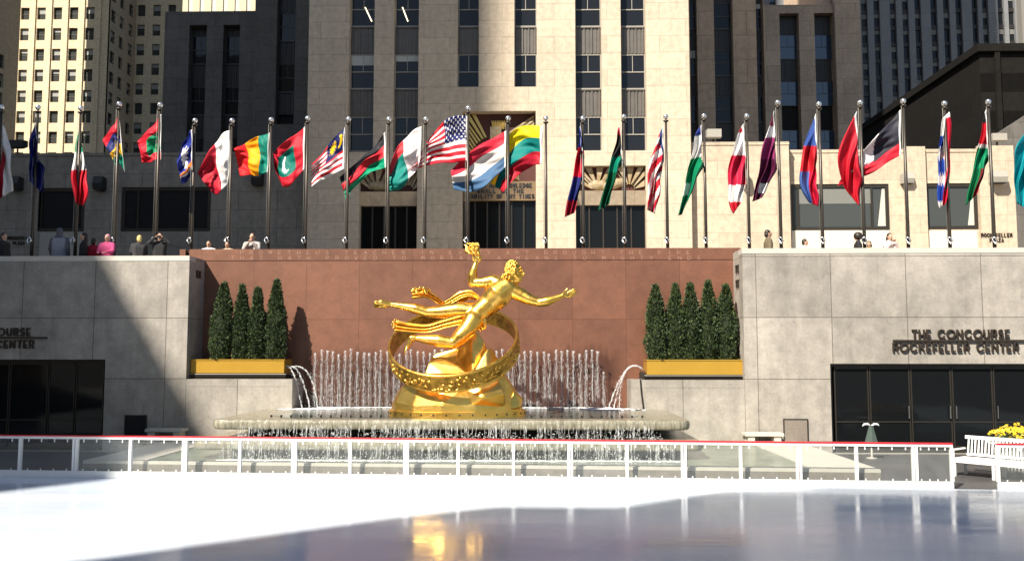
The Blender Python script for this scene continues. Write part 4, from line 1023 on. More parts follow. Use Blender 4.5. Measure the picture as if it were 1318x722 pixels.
# (pole, A hoist top, D hoist bottom, B fly top, E fly bottom, bend of upper edge, bend of lower edge, colours, waves, label)
flags = [
 (0, (3, 160), (3, 212), (17, 246), (-10, 262), (14, 198), (-6, 224), st_v(W_, (.35, .005, .02)), 'dark red and white flag at the left edge of the picture'),
 (1, (46, 158), (48, 208), (37.5, 233), (56, 249), (38, 195), (56, 220), c_eu, 'limp dark blue flag, second from the left'),
 (2, (102.5, 161), (105, 188), (97, 262), (107, 265), (94, 208), (113, 232), st_y((196, Gn), (219, W_), (400, Rd)), 'limp flag in green, white and red bands from top to bottom'),
 (3, (153, 147), (160, 222), (132, 180), (150, 217), (142, 166), (154, 210), st_v(Rd, (.02, .03, .16), (.85, .5, .03), (.0, .25, .16)), 'flag with red, blue, yellow and green bands'),
 (4, (207.5, 147), (207, 206), (177, 181), (183, 211), (190, 168), (195, 208), c_green, 'red bordered flag with a green middle'),
 (5, (247.5, 167), (247, 219), (228, 210), (234, 237), (235, 184), (243, 232), c_marsh, 'dark blue flag with a white starburst and an orange band'),
 (6, (296, 168), (295, 222), (254, 222), (272, 247), (276, 184), (286, 246), c_malta, 'flag half white and half deep red'),
 (7, (347, 171), (345, 222), (301, 192), (309, 226), (325, 180), (328, 226), st_u((.0, .22, .16), (.92, .42, .01), (.70, .015, .02)), 'flag in upright green, yellow and red bands'),
 (8, (392.5, 163), (392, 217), (351, 197), (353, 216), (366, 184), (368, 240), c_mald, 'red flag with a dark green panel and a white crescent'),
 (9, (443.5, 164), (443, 218), (401, 213), (401, 240), (428, 182), (416, 231), c_malay, 'red and white striped flag with a yellow star on dark blue'),
 (10, (496, 170), (497, 216), (437, 227), (445, 258), (468, 201), (468, 230), st_v(Bk, Rd, (.0, .33, .17)), 'flag with black, red and bright green stripes, its tip below the pole'),
 (11, (543, 163), (541, 203), (499, 224), (500, 246), (515, 184), (524, 236), c_mada, 'flag white along the pole and red and green beyond'),
 (12, (603, 150), (602, 208), (540, 203), (526, 219), (568, 160), (566, 211), c_us, 'flag with white stars on blue and red and white stripes, on the tallest inner pole'),
 (13, (652, 168), (651, 214), (580, 220), (584, 245), (612, 191), (618, 243), st_v((.60, .02, .05), (.80, .74, .70), (.07, .16, .30)), 'flag with red, white and light blue stripes'),
 (14, (699, 163), (697, 212), (632, 238), (648, 247), (655, 175), (674, 220), c_lith, 'flag with yellow, green and red stripes, blown to the left'),
 (15, (747.5, 162), (749, 194), (727, 279), (739, 275), (740, 205), (750, 228), st_y((190, (.03, .07, .42)), (228, (.62, .01, .04)), (258, (.02, .03, .17)), (400, (.3, .01, .03))), 'limp flag in blue, red, dark blue and dark red'),
 (16, (798.5, 162), (801, 212), (770, 272), (784, 263), (788, 196), (796, 222), st_y((174, Rd), (202, (.04, .04, .04)), (222, (.0, .24, .15)), (400, (.0, .10, .045)), slope=0), 'limp flag, red above black above dark green'),
 (17, (853.5, 162), (855, 208), (833, 271), (843, 275), (839, 205), (850, 235), c_lib, 'limp flag with red and white stripes and a small blue top'),
 (18, (903, 161), (903, 211), (873, 277), (878, 276), (889, 200), (900, 226), c_lesotho, 'limp flag, blue above white above green'),
 (19, (957.5, 159), (959, 202), (944, 275), (952, 264), (936, 220), (961, 232), c_leb, 'limp flag in red and white with a pinkish middle'),
 (20, (996.5, 142), (998, 195), (968, 260), (981, 254), (980, 205), (996, 222), c_lat, 'limp purple flag with a white band near its top'),
 (21, (1050, 146), (1052, 202), (1041, 261), (1053, 266), (1030, 210), (1052, 234), c_laos, 'limp flag blue at the top and red at the right'),
 (22, (1103, 143), (1105, 204), (1100, 258), (1106, 265), (1080, 212), (1108, 236), st_v(Rd), 'limp plain red flag'),
 (23, (1159, 141), (1160, 199), (1086, 225), (1078, 240), (1124, 180), (1122, 222), c_kuw, 'flag black along the pole, white and red beyond, blown to the left'),
 (24, (1214, 152), (1222, 144), (1209, 268), (1216, 264), (1206, 206), (1224, 215), c_cub, 'limp flag, red at the right and blue and white striped at the left'),
 (25, (1269.5, 141), (1272, 200), (1243, 264), (1257, 251), (1255, 200), (1268, 222), c_ken, 'limp flag in black, red, white and green'),
 (26, (1326, 165), (1328, 222), (1309, 262), (1322, 268), (1306, 205), (1330, 240), st_v((.0, .30, .36)), 'turquoise flag cut by the right edge of the picture')]
for n_, (pi_, A_, D_, B_, E_, cT, cB, cf, lab) in enumerate(flags):
    Y0 = PY[pi_]-.02; NU, NV = 54, 34; rnd = random.Random(100+n_); ph = rnd.uniform(0, 6)
    limp = math.hypot(B_[0]-A_[0], B_[1]-A_[1]) > 2.2*abs(B_[0]-A_[0])
    verts, cols = [], []
    amp = .22 if limp else .20
    def scr(u, v):
        q = lambda P0, P1, P2: ((1-u)**2*P0[0]+2*u*(1-u)*P1[0]+u*u*P2[0], (1-u)**2*P0[1]+2*u*(1-u)*P1[1]+u*u*P2[1])
        a = q(A_, (2*cT[0]-.5*(A_[0]+B_[0]), 2*cT[1]-.5*(A_[1]+B_[1])), B_); b_ = q(D_, (2*cB[0]-.5*(D_[0]+E_[0]), 2*cB[1]-.5*(D_[1]+E_[1])), E_)
        x = a[0]*(1-v)+b_[0]*v; y = a[1]*(1-v)+b_[1]*v
        e = math.sin(u*3.1416)**.5 if 0 < u < 1 else 0
        x += e*(2.0 if limp else 1.3)*(math.sin(v*9+ph+u*5)+.5*math.sin(u*13+ph*2+v*2)); y += min(1, u*3)*1.4*math.sin(u*9+ph+v*3)*(.4 if limp else 1)
        return x, y
    for j in range(NV+1):
        for i in range(NU+1):
            u, v = i/NU, j/NV; x, y = scr(u, v)
            w = min(1, u*4)
            dy = w*.035*math.sin(v*31+u*11+ph*3)*math.sin(u*7+v*4+1)+amp*w*(math.sin(v*(15 if limp else 8)+u*(3 if limp else 9)+ph)*.55+.35*math.sin(v*6-u*5+ph*2)) + (.25*u if not limp else .12*math.sin(u*5+ph))
            verts.append(at(x, y, Y0+dy))
    t = bpy.data.meshes.new('flag'); org = at(A_[0], A_[1], Y0)
    t.from_pydata([tuple(p-org) for p in verts], [], [(j*(NU+1)+i, j*(NU+1)+i+1, (j+1)*(NU+1)+i+1, (j+1)*(NU+1)+i) for j in range(NV) for i in range(NU)])
    ca = t.color_attributes.new('Col', 'FLOAT_COLOR', 'CORNER'); li = 0
    for j in range(NV):
        for i in range(NU):
            u, v = (i+.5)/NU, (j+.5)/NV; x, y = scr(u, v); c_ = cf(u, v, x, y)
            if u < .028: c_ = (.8, .8, .79)
            for k_ in range(4): ca.data[li].color = (*c_, 1); li += 1
    for p in t.polygons: p.use_smooth = True
    t.materials.append(M['flag']); o = bpy.data.objects.new('flag', t); COL.objects.link(o); o.location = org
    tag(o, lab, 'flag', 'flags flying around the sunken plaza')
    sm = o.modifiers.new('thickness', 'SOLIDIFY'); sm.thickness = .006
# ================================================================== PEOPLE
def person(px, ptop, Y, face, label, top=(.03, .03, .035), legs=(.03, .035, .05), hair='dark', pose='rest', hood=False, extra=None, vest=None, skin=M['skin']):
    hd = at(px, ptop, Y); H0 = hd.z-TZ; H = max(1.35, min(1.85, H0+.0)); s = H/1.75; lean = 0
    drop = H-H0    # how far the figure has to bend to bring its head down
    a = R(face); fw = Vector((math.cos(a), math.sin(a), 0)); rt = Vector((math.sin(a), -math.cos(a), 0)); O = Vector((hd.x, Y, TZ))
    t = thing('person', label, 'person', O, 'people looking over the parapet')
    bend = min(.55, max(0, drop)*1.0)
    def P(f, r_, z):   # forward, right, up; the trunk leans forward from the hips
        if z > .92: f += (z-.92)*bend; z = .92+(z-.92)*(1-bend*.45)
        return O+fw*(f*s)+rt*(r_*s)+UZ*(z*s)
    hx = P(0, 0, 1.62)
    off = Vector((hd.x-hx.x, 0, 0))*.6
    def Q(*p): return P(*p)+off
    b = MB(); cp = lambda m, pts, rs, sg=10: m.tube([Q(*p) for p in pts], [r*s for r in rs], sg, round_=True)
    Mh = Matrix((fw, rt, UZ)).transposed()
    e = lambda m, c, r_, sg=12: m.ell(Q(*c), tuple(x*s for x in r_), Mh, sg)
    e(b, (.01, 0, 1.63), (.098, .078, .118)); cp(b, [(.03, 0, 1.565), (.055, 0, 1.545)], [.055, .04]); cp(b, [(-.01, 0, 1.42), (0, 0, 1.56)], [.06, .052])
    cp(b, [(.105, 0, 1.645), (.125, 0, 1.615)], [.010, .016], 8); cp(b, [(.098, -.02, 1.578), (.098, .02, 1.578)], [.010, .010], 8)
    for q in (-1, 1): e(b, (.088, .032*q, 1.645), (.014, .016, .010), 8); e(b, (0, .08*q, 1.63), (.02, .012, .03), 8)
    cp(b, [(-.01, 0, .95), (-.01, 0, 1.15), (-.02, 0, 1.33)], [.10, .095, .085]); 
    arms = {'rest': [((0, .2, 1.40), (.10, .25, 1.16), (.34, .14, 1.10)), ((0, -.2, 1.40), (.10, -.25, 1.16), (.34, -.12, 1.10))],
            'camera': [((0, .2, 1.42), (.16, .34, 1.38), (.16, .10, 1.60)), ((0, -.2, 1.42), (.18, -.34, 1.40), (.16, -.10, 1.60))],
            'phone': [((0, .2, 1.40), (.14, .24, 1.18), (.22, .06, 1.44)), ((0, -.2, 1.40), (.14, -.24, 1.18), (.24, -.05, 1.44))],
            'side': [((0, .2, 1.40), (-.02, .26, 1.12), (.10, .24, .88)), ((0, -.2, 1.40), (-.02, -.26, 1.12), (.10, -.24, .88))]}[pose]
    for sh, elb, ha in arms:
        cp(b, [sh, elb, ha], [.045, .036, .026]); d = Vector(ha)-Vector(elb); d.normalize()
        pm = Vector(ha)+d*.05; e(b, tuple(pm), (.035, .030, .020), 8)
        sd = 1 if ha[1] > 0 else -1
        for q in range(4): f0 = pm+Vector((0, (-.024+.016*q), 0))+d*.02; cp(b, [tuple(f0), tuple(f0+d*.035), tuple(f0+d*.055+Vector((0, 0, -.02)))], [.009, .008, .007], 6)
        cp(b, [tuple(pm), tuple(pm+Vector((.0, -.03*sd, .02))), tuple(pm+d*.03+Vector((0, -.045*sd, .02)))], [.010, .009, .008], 6)
    for q in (-1, 1): cp(b, [(0, .09*q, .92), (.01, .10*q, .5), (0, .10*q, .10)], [.085, .06, .04]); cp(b, [(-.03, .1*q, .06), (.14, .11*q, .04)], [.045, .035])
    b.blob('body', skin, t, .014, 2)
    # coat
    c = MB(); cp2 = lambda pts, rs: cp(c, pts, rs, 12)
    for q in (-.07, 0, .07): cp2([(0, q*1.3, .80), (0, q*1.25, 1.1), (-.005, q*1.6, 1.33)], [.135, .125, .125])
    cp2([(-.01, -.17, 1.40), (-.015, 0, 1.44), (-.01, .17, 1.40)], [.075, .085, .075])
    for sh, elb, ha in arms:
        h2 = tuple(Vector(elb)*.12+Vector(ha)*.88); cp2([sh, elb, h2], [.078, .064, .05])
    if hood: e(c, (-.015, 0, 1.63), (.118, .10, .145)); cp2([(-.05, -.06, 1.46), (-.05, .06, 1.46)], [.08, .08])
    else: cp2([(-.02, -.04, 1.47), (-.02, .04, 1.47)], [.062, .062])
    ck = c.blob('coat', cloth('cloth_%02d_%02d_%02d' % tuple(int(x*99) for x in top), top), t, .022, 3)
    if vest:
        v = MB()
        for q in (-.06, 0, .06): v.tube([Q(-.01, q*1.3, .85), Q(-.01, q*1.3, 1.1), Q(-.02, q*1.5, 1.36)], [.145*s, .137*s, .137*s], 12, round_=True)
        v.blob('vest', cloth('vest_%02d' % int(vest[0]*99), vest), t, .022, 3)
    l = MB()
    for q in (-1, 1): l.tube([Q(0, .09*q, .90), Q(.012, .10*q, .5), Q(0, .10*q, .09)], [.11*s, .085*s, .07*s], 12, round_=True)
    l.blob('trousers', cloth('trouser_cloth', legs), t, .022, 2)
    sh_ = MB()
    for q in (-1, 1): sh_.tube([Q(-.05, .1*q, .055), Q(.05, .105*q, .06), Q(.16, .11*q, .045)], [.05*s, .055*s, .04*s], 10, round_=True)
    sh_.build('shoes', M['black'], t, True)
    hm = {'dark': M['hair_dark'], 'blond': M['hair_blond'], 'grey': plain('grey_hair', (.25, .24, .22), .6), 'pinkhat': cloth('pink_hat', (.55, .25, .3)), 'black': M['hair_dark']}[hair]
    if not hood:
        h = MB(); e(h, (-.02, 0, 1.665), (.102, .088, .108), 14); e(h, (-.05, 0, 1.61), (.075, .085, .10), 12)
        if hair in ('blond', 'dark') and extra == 'long': cp(h, [(-.06, -.04, 1.60), (-.07, -.05, 1.44)], [.06, .045]); cp(h, [(-.06, .04, 1.60), (-.07, .05, 1.44)], [.06, .045])
        if extra == 'big': e(h, (-.02, 0, 1.66), (.15, .15, .14), 14)
        h.build('hair', hm, t, True)
    if pose in ('camera', 'phone'):
        q = Q(.22, 0, 1.60 if pose == 'camera' else 1.48); m = MB(); m.obox(q, fw, rt, UZ, -.02*s, .02*s, -.07*s, .07*s, -.04*s, .04*s)
        if pose == 'camera': m.tube([q, q+fw*.08*s], [.03*s, .034*s], 12)
        m.build('camera', M['black'], t)
    return t
YP = 28.05
person(5, 300, YP, -10, 'man in a dark coat at the left edge, turned to the right', (.012, .012, .014), pose='side')
person(77.5, 293, YP, 95, 'person seen from behind in a grey hood and pale grey vest', (.09, .09, .11), hood=True, vest=(.22, .23, .27), pose='side')
person(108, 300, YP, -150, 'person in black with long dark hair beside the red coat', (.01, .01, .012), extra='long', pose='side')
person(121, 307, YP+.25, 100, 'person bending in a bright red coat behind the person in black', (.40, .01, .03), hair='black', pose='side')
person(138.5, 302, YP, -90, 'person in a pink jacket and a pink and white hat', (.55, .07, .20), hair='pinkhat')
person(179.5, 303.5, YP, 120, 'blond person in a shiny black jacket', (.03, .03, .035), hair='blond')
person(206, 300, YP, -75, 'person in a black coat lifting a camera with both arms', (.018, .018, .02), pose='camera')
person(269, 310, 29.35, -90, 'dark haired person in a white top, only head and shoulders above the red wall', (.7, .62, .6), hair='black')
person(293, 311, 29.35, -100, 'person with black hair beside a flagpole, face just above the red wall', (.5, .36, .25), hair='black')
person(325, 299.5, 29.35, -85, 'man in a pale jacket and black bag holding a phone above the red wall', (.36, .33, .31), pose='phone')
person(988.5, 296.5, YP, 0, 'man in a brown coat and dark glasses looking right above the right wall', (.13, .10, .06), pose='side')
person(1036, 308, YP, -20, 'person with short black hair and a pale collar, low behind the right wall', (.5, .48, .45), hair='black')
person(1103.5, 300.5, YP, 170, 'person in black with a big round black hairdo', (.012, .012, .014), hair='black', extra='big', pose='side')
person(1118.5, 311, YP, -120, 'short person with brown hair next to the person in black', (.35, .3, .15), hair='dark', extra='long')
person(1145, 300.5, YP, -80, 'woman in a pale pink top holding a phone to her face', (.62, .50, .48), pose='phone', extra='long')
# ================================================================== BUILDINGS ACROSS THE STREET
def window(O, A, Nn, a0, a1, z0, z1, d, parent, style='sash', glass='glass', frame='frame', blind=0, sub=True):
    f = MB(); w = .07; P = lambda m, p, q, r_, s_, u0, u1: m.obox(O, A, Nn, UZ, p, q, u0, u1, r_, s_)
    P(f, a0+.003, a0+w, z0+.003, z1-.003, d, d+.12); P(f, a1-w, a1-.003, z0+.003, z1-.003, d, d+.12); P(f, a0+w, a1-w, z0+.003, z0+w*1.5, d-.03, d+.12); P(f, a0+w, a1-w, z1-w, z1-.003, d, d+.12)
    zm = (z0+z1)/2
    if style in ('sash', 'tall'):
        P(f, a0+w, a1-w, zm-.04, zm+.04, d+.01, d+.11)
        P(f, (a0+a1)/2-.025, (a0+a1)/2+.025, zm+.04, z1-w, d+.02, d+.11)
    if style == 'small': P(f, a0+w, a1-w, zm-.05, zm+.05, d+.01, d+.11)
    fo = f.build('window', M[frame], parent)
    g_ = MB(); P(g_, a0+w, a1-w, z0+w, z1-w, d+.07, d+.09); go = g_.build('pane', M[glass], fo)
    if blind:
        bm_ = MB(); P(bm_, a0+w, a1-w, z1-w-(z1-z0-2*w)*blind, z1-w-.01, d+.035, d+.05); bm_.build('blind', M['blind'] if glass != 'glass_grey' else M['blind_mid'], fo)
    return fo
def spandrel(O, A, Nn, a0, a1, z0, z1, d, parent, mat):
    m = MB(); m.obox(O, A, Nn, UZ, a0+.003, a1-.003, d+.06, d+.16, z0, z1); n = 7
    for i in range(n):
        c = a0+(a1-a0)*(i+.5)/n; w = (a1-a0)/n*(.34 if i % 2 else .22); m.obox(O, A, Nn, UZ, c-w, c+w, d-.02 if i % 2 == 0 else d+.02, d+.059, z0+.06, z1-.06)
    m.obox(O, A, Nn, UZ, a0+.003, a1-.003, d-.06, d+.058, z1-.07, z1-.001)
    return m.build('spandrel_panel', mat, parent)
def tower(name, label, px0, px1, Y, ztop, strips, storeys, wallmat, extra_holes=(), depth=14, recess=.75, glass='glass', frame='frame', sp='spandrel', zb=None, blinds=None, pyref=150):
    """strips: (px0, px1, py_bottom); storeys: list of (py_top, py_bottom, 'w'|'s')"""
    zb = TZ-3 if zb is None else zb
    x0, x1 = X_(px0, Y, pyref), X_(px1, Y, pyref); t = thing(name, label, 'building', ((x0+x1)/2, Y, TZ)); O = Vector((0, Y, 0))
    hs = []
    for s in strips: hs.append((X_(s[0], Y, pyref), X_(s[1], Y, pyref), Z_(s[2], Y, (s[0]+s[1])/2), ztop-1.5))
    ex = [(X_(h[0], Y, h[3]), X_(h[1], Y, h[3]), Z_(h[3], Y, h[0]), Z_(h[2], Y, h[0])) for h in extra_holes]
    m = MB(); holed(m, O, UX, UY, x0, x1, zb, ztop, hs+ex, recess+.3); m.build('wall', wallmat, t)
    MB().box(x0+.003, x1-.003, Y+recess+1.6, Y+depth, zb, ztop-.02).build('rear_block', wallmat, t)
    rnd = random.Random(int(px0)+5)
    for s, h in zip(strips, hs):
        for k_, (a, b_, ty) in enumerate(storeys):
            pc = (s[0]+s[1])/2; z1, z0 = Z_(a, Y, pc), Z_(b_, Y, pc)
            if z0 < h[2]-.3 or z0 > h[3]-.6: continue
            z1 = min(z1, h[3]-.002)
            z0 = max(z0, h[2]+.002)
            if ty == 'w': window(O, UX, UY, h[0], h[1], z0, z1, recess, t, 'sash', glass, frame, (blinds or (lambda s_, k2: rnd.choice([0, 0, 0, .18, .3])))(s, k_))
            else: spandrel(O, UX, UY, h[0], h[1], z0, z1, recess, t, M[sp])
    m = MB()
    for h in hs: m.box(h[0]-.1, h[1]+.1, Y+recess+.303, Y+recess+.5, h[2]-.2, ztop-1.2)
    if hs: m.build('rear_lining', M['blackhole'], t)
    return t, O, ex
def storeys(base, step, n, wfrac=.56):
    out = []
    for i in range(n): out += [(base-i*step-step*wfrac, base-i*step, 'w'), (base-(i+1)*step+.3, base-i*step-step*wfrac-.3, 's')]
    return out
YT = 70.0; ZT = 320.0
ent = [(461, 536, 214, 345), (594.5, 690, 143.5, 345), (741.5, 833, 213.5, 345)]
tw, TO, ex = tower('office_tower', 'tall limestone office tower behind the flags, its left half in shade', 395.5, 888.5, YT, ZT,
  [(448, 480.5, 196), (506, 538, 196), (588.5, 616, 112), (662, 691, 112), (741, 775, 194), (800, 832.5, 194)], storeys(193, 81.0, 13), M['limestone'], ent, depth=3.2)
TMAT = M['limestone']
# entrances: dark glass screens, carved band with words, a plain stylised relief over each
def screen(t, e, nx, ztop, d, mat='glass'):
    x0, x1 = e[0]+.003, e[1]-.003; y = YT+d; w = (x1-x0)/nx; fo = MB()
    for i in range(nx+1): c = x0+i*w; fo.box(max(x0, c-.06), min(x1, c+.06), y-.06, y+.06, TZ, ztop)
    for q in (2.6, 5.2): fo.box(x0, x1, y-.05, y+.05, TZ+q, TZ+q+.12)
    f = fo.build('entrance_screen', M['bronze'], t); MB().box(x0, x1, y+.065, y+.09, TZ, ztop).build('pane', M[mat], f)
zt0 = Z_(257, YT, 640); screen(tw, ex[1], 6, zt0, .85, 'doorglass')
for e in (ex[0], ex[2]): screen(tw, e, 5, Z_(262, YT, 640), .9, 'doorglass')
cx0, cx1 = ex[1][0], ex[1][1]
MB().box(cx0+.003, cx1-.003, YT+.5, YT+.95, zt0+.005, Z_(232, YT, 640)).build('carved_band', M['band_shade'], tw)
def bandline(text, pxs, pxe, py, hpx):
    st_ = (pxe-pxs)/len(text); m = MB()
    for i, ch in enumerate(text):
        if ch == ' ': m.build('carved_word', M['black'], tw); m = MB(); continue
        p = at(pxs+i*st_, py+hpx/2, YT); letter(m, ch, Vector((p.x, YT+.5, p.z)), st_*.62*PXM(YT), hpx*PXM(YT), .09, .03)
    m.build('carved_word', M['black'], tw)
bandline('WISDOM AND KNOWLEDGE', 600, 686, 237.5, 4.6); bandline('SHALL BE THE', 614, 676, 244.5, 4.6); bandline('STABILITY OF THY TIMES', 598, 689, 251.5, 4.6)
m = MB(); m.box(cx0+.003, cx1-.003, YT+.96, YT+1.02, Z_(232, YT, 640)-.5, ex[1][3]-.003); m.build('relief_ground', M['maroon'], tw)
def fan(t, cx, cz, r0, r1, a0, a1, n, x0, x1, z0, z1, y, d, mat, nm):
    m = MB()
    for i in range(n):
        a = R(a0+(a1-a0)*i/(n-1)); b_ = R(a0+(a1-a0)*(i+.6)/(n-1)); P = []
        for rr, aa in ((r0, a), (r1, a), (r1, b_), (r0, b_)): P.append((min(x1, max(x0, cx+rr*math.cos(aa))), min(z1, max(z0, cz+rr*math.sin(aa)))))
        n0 = len(m.v); dd = d*(.6+.4*(i % 2))
        for yy in (y, y-dd):
            for p in P: m.v.append(Vector((p[0], yy, p[1])))
        m.face((n0, n0+1, n0+2, n0+3)); m.face((n0+7, n0+6, n0+5, n0+4))
        for q in range(4): q2 = (q+1) % 4; m.face((n0+q, n0+4+q, n0+4+q2, n0+q2))
    m.build(nm, mat, t)
ccx, zr0, zr1 = (cx0+cx1)/2, Z_(230, YT, 640), ex[1][3]
m = MB()
for q in range(5):
    A0, A1 = at(634+q*2.2, 186+q*5.6, YT+.7), at(687.5, 150+q*4.6, YT+.7); m.hull([p+Vector((0, y, z)) for p in (A0, A1) for y, z in ((.25, -.16), (.25, .16), (-.05-.05*(q % 2), -.10), (-.05-.05*(q % 2), .10))])
m.build('relief_wing', M['relief'], tw)
fan(tw, ccx-.2, Z_(206, YT, 640), 2.2, 4.6, 112, 170, 9, cx0+.05, cx1-.05, zr0, zr1-.05, YT+.95, .3, M['relief_gold'], 'relief_rays')
m = MB(); m.hull([Vector((ccx-1.5, YT+.95, zr0)), Vector((ccx+1.6, YT+.95, zr0)), Vector((ccx+1.3, YT+.95, zr0+2.9)), Vector((ccx-1.1, YT+.95, zr0+3.2)), Vector((ccx+.1, YT+.45, zr0+2.4)), Vector((ccx-.6, YT+.5, zr0+.6)), Vector((ccx+.8, YT+.5, zr0+.4)), Vector((ccx+.1, YT+.95, zr0+3.6))])
m.hull([Vector((ccx-.75+q*.9, YT+.9-.25*w, zr0+3.0+h_)) for q in (0, 1) for w in (0, 1) for h_ in (0, 1.35)])
m.build('relief_block', M['relief'], tw)
m = MB()
for q in range(9): m.tube([(ccx-.5+q*.1, YT+.8, zr0+4.2), (ccx-.62+q*.15, YT+.65, zr0+4.85)], [.09, .05], 6)
m.build('relief_crest', M['relief_gold'], tw)
for e, sd in ((ex[0], -1), (ex[2], 1)):
    z0, z1 = Z_(246, YT, 640), e[3]; mid = (e[0]+e[1])/2
    MB().box(e[0]+.003, e[1]-.003, YT+.7, YT+.84, z0+.0, z1-.003).build('relief_ground', M['maroon'], tw)
    fan(tw, mid-1.0, z0+.1, .5, 2.9, 25, 155, 8, e[0]+.05, mid+.2, z0, z1-.05, YT+.698, .3, M['relief'], 'relief_rays')
    fan(tw, mid+1.5, z0+.2, .4, 2.6, 5, 120, 7, mid+.3, e[1]-.05, z0, z1-.05, YT+.698, .3, M['relief'], 'relief_rays')
    m = MB(); m.ell((mid-.9, YT+.62, z0+.55), (.9, .3, .42)); m.ell((mid+.2, YT+.6, z0+.6), (1.2, .32, .4), Matrix.Rotation(R(-14), 3, 'Y')); m.build('relief_block', M['relief'], tw, True)
    m = MB(); m.hull([Vector((x, y, z)) for x, y, z in ((e[0]+.003, YT+.02, z0-.003), (e[1]-.003, YT+.02, z0-.003), (e[0]+.003, YT+.95, z0-.003), (e[1]-.003, YT+.95, z0-.003), (e[0]+.003, YT+.95, z0-1.05), (e[1]-.003, YT+.95, z0-1.05), (e[0]+.003, YT+.6, z0-1.05), (e[1]-.003, YT+.6, z0-1.05))])
    m.build('lintel', M['limestone'], tw)
M['tube_light'] = N('tube_light').m; _b = M['tube_light'].node_tree.nodes['Principled BSDF']; _b.inputs['Emission Color'].default_value = (1, .85, .5, 1); _b.inputs['Emission Strength'].default_value = 1.6
for a_, b_ in (((470, 10), (478.5, 28)), ((518, 10), (525, 28))):
    m = MB(); m.tube([at(*a_, YT+.80), at(*b_, YT+.80)], .05, 6); m.build('ceiling_light', M['tube_light'], tw)
# low wings beside the tower
def lowwing(name, label, px0, px1, Y, pyt, holes, mat, depth=9, bar=True, glass='glass_grey', pyr=240, flare=False):
    x0, x1 = X_(px0, Y, pyr), X_(px1, Y, pyr); zt_ = Z_(pyt, Y, (px0+px1)/2); t = thing(name, label, 'building', ((x0+x1)/2, Y, TZ)); O = Vector((0, Y, 0))
    ex_ = [(X_(h[0], Y, pyr), X_(h[1], Y, pyr), Z_(h[3], Y, (h[0]+h[1])/2), Z_(h[2], Y, (h[0]+h[1])/2)) for h in holes]
    m = MB(); holed(m, O, UX, UY, x0, x1, TZ-3, zt_-.25, ex_, .7); m.build('wall', mat, t)
    MB().box(x0-.02, x1+.02, Y-.06, Y+.7, zt_-.248, zt_).build('parapet_cap', mat, t)
    MB().box(x0+.003, x1-.003, Y+4.2, Y+depth, TZ-3, zt_-.3).build('rear_block', mat, t)
    MB().box(x0+.003, x1-.003, Y+.703, Y+4.19, zt_-.8, zt_-.3).build('roof', M['bronze'], t)
    for h, px in zip(ex_, holes):
        f = MB(); w = .28; d0, d1 = .08, .3
        f.box(h[0]+.003, h[0]+w, Y+d0, Y+d1, h[2]+.003, h[3]-.003); f.box(h[1]-w, h[1]-.003, Y+d0, Y+d1, h[2]+.003, h[3]-.003); f.box(h[0]+w, h[1]-w, Y+d0, Y+d1, h[2]+.003, h[2]+w); f.box(h[0]+w, h[1]-w, Y+d0, Y+d1, h[3]-w, h[3]-.003)
        for q in px[4:]: c = X_(q, Y, pyr); f.box(c-.07, c+.07, Y+d0, Y+d1, h[2]+w, h[3]-w)
        fo = f.build('shop_window', M['bronze'], t); MB().box(h[0]+w, h[1]-w, Y+.2, Y+.22, h[2]+w, h[3]-w).build('pane', M[glass], fo)
    return t, zt_
YL = 71.7
lw1, z1_ = lowwing('street_wing', 'low limestone block with two large shop windows at the left, all in shade', -60, 395, YL, 197, [(50, 110, 242, 298, 52), (157, 272, 241, 298, 178)], M['shadowed_low'], glass='glass')
rw0, z0_ = lowwing('street_wing', 'low sunlit limestone block between the tower and the shop windows', 889, 1016.5, YL-.9, 183, [], M['limestone_low'], 9)
rw1, z2_ = lowwing('street_wing', 'low sunlit limestone block with two shop windows at the right', 1017, 1303.5, YL, 192.5, [(1017.6, 1144, 237, 296.5, 1027, 1122), (1190, 1258, 236, 295.5)], M['limestone_low'], 9)
for t_, px0, px1, py0, py1, y_ in ((rw1, 1164, 1190, 190, 330, YL), (rw1, 1258, 1303.3, 189, 330, YL)):
    MB().box(X_(px0, y_, 240), X_(px1, y_, 240), y_-.35, y_-.003, TZ-3, Z_(py0, y_, px0)).build('pier', M['limestone_low'], t_)
MB().box(X_(52, YL, 300), X_(108, YL, 300), YL-.08, YL-.003, TZ-1, Z_(299, YL, 80)).build('sill_panel', M['lampgrey'], lw1)
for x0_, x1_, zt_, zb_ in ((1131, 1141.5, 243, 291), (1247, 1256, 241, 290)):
    P0, P1, P2, P3 = at(x0_+4, zt_, YL+.17), at(x1_, zt_, YL+.17), at(x1_, zb_, YL+.17), at(x0_-1, zb_, YL+.17); m = MB(); m.hull([p + Vector((0, q, 0)) for p in (P0, P1, P2, P3) for q in (0, .02)]); m.build('reflection_panel', M['coping'], rw1)  # pale slivers added as painted reflections in the shop glass
for x0_, x1_ in ((1028, 1121),):
    MB().box(X_(x0_, YL+.17, 260), X_(x1_, YL+.17, 260), YL+.17, YL+.19, Z_(262, YL, 1070), Z_(243, YL, 1070)).build('reflection_strip', plain('grey_reflection_tone', (.16, .165, .15), .5), rw1)  # grey strip painted as an awning reflection in the glass
for a, b_, ww in ((1019, 1144, rw1), (1190, 1257.5, rw1)): MB().box(X_(a, YL, 300), X_(b_, YL, 300), YL-.05, YL-.003, TZ-1, Z_(297.2, YL, a)).build('sill_panel', plain('pale_sill_panel', (.6, .56, .47), .6), ww)
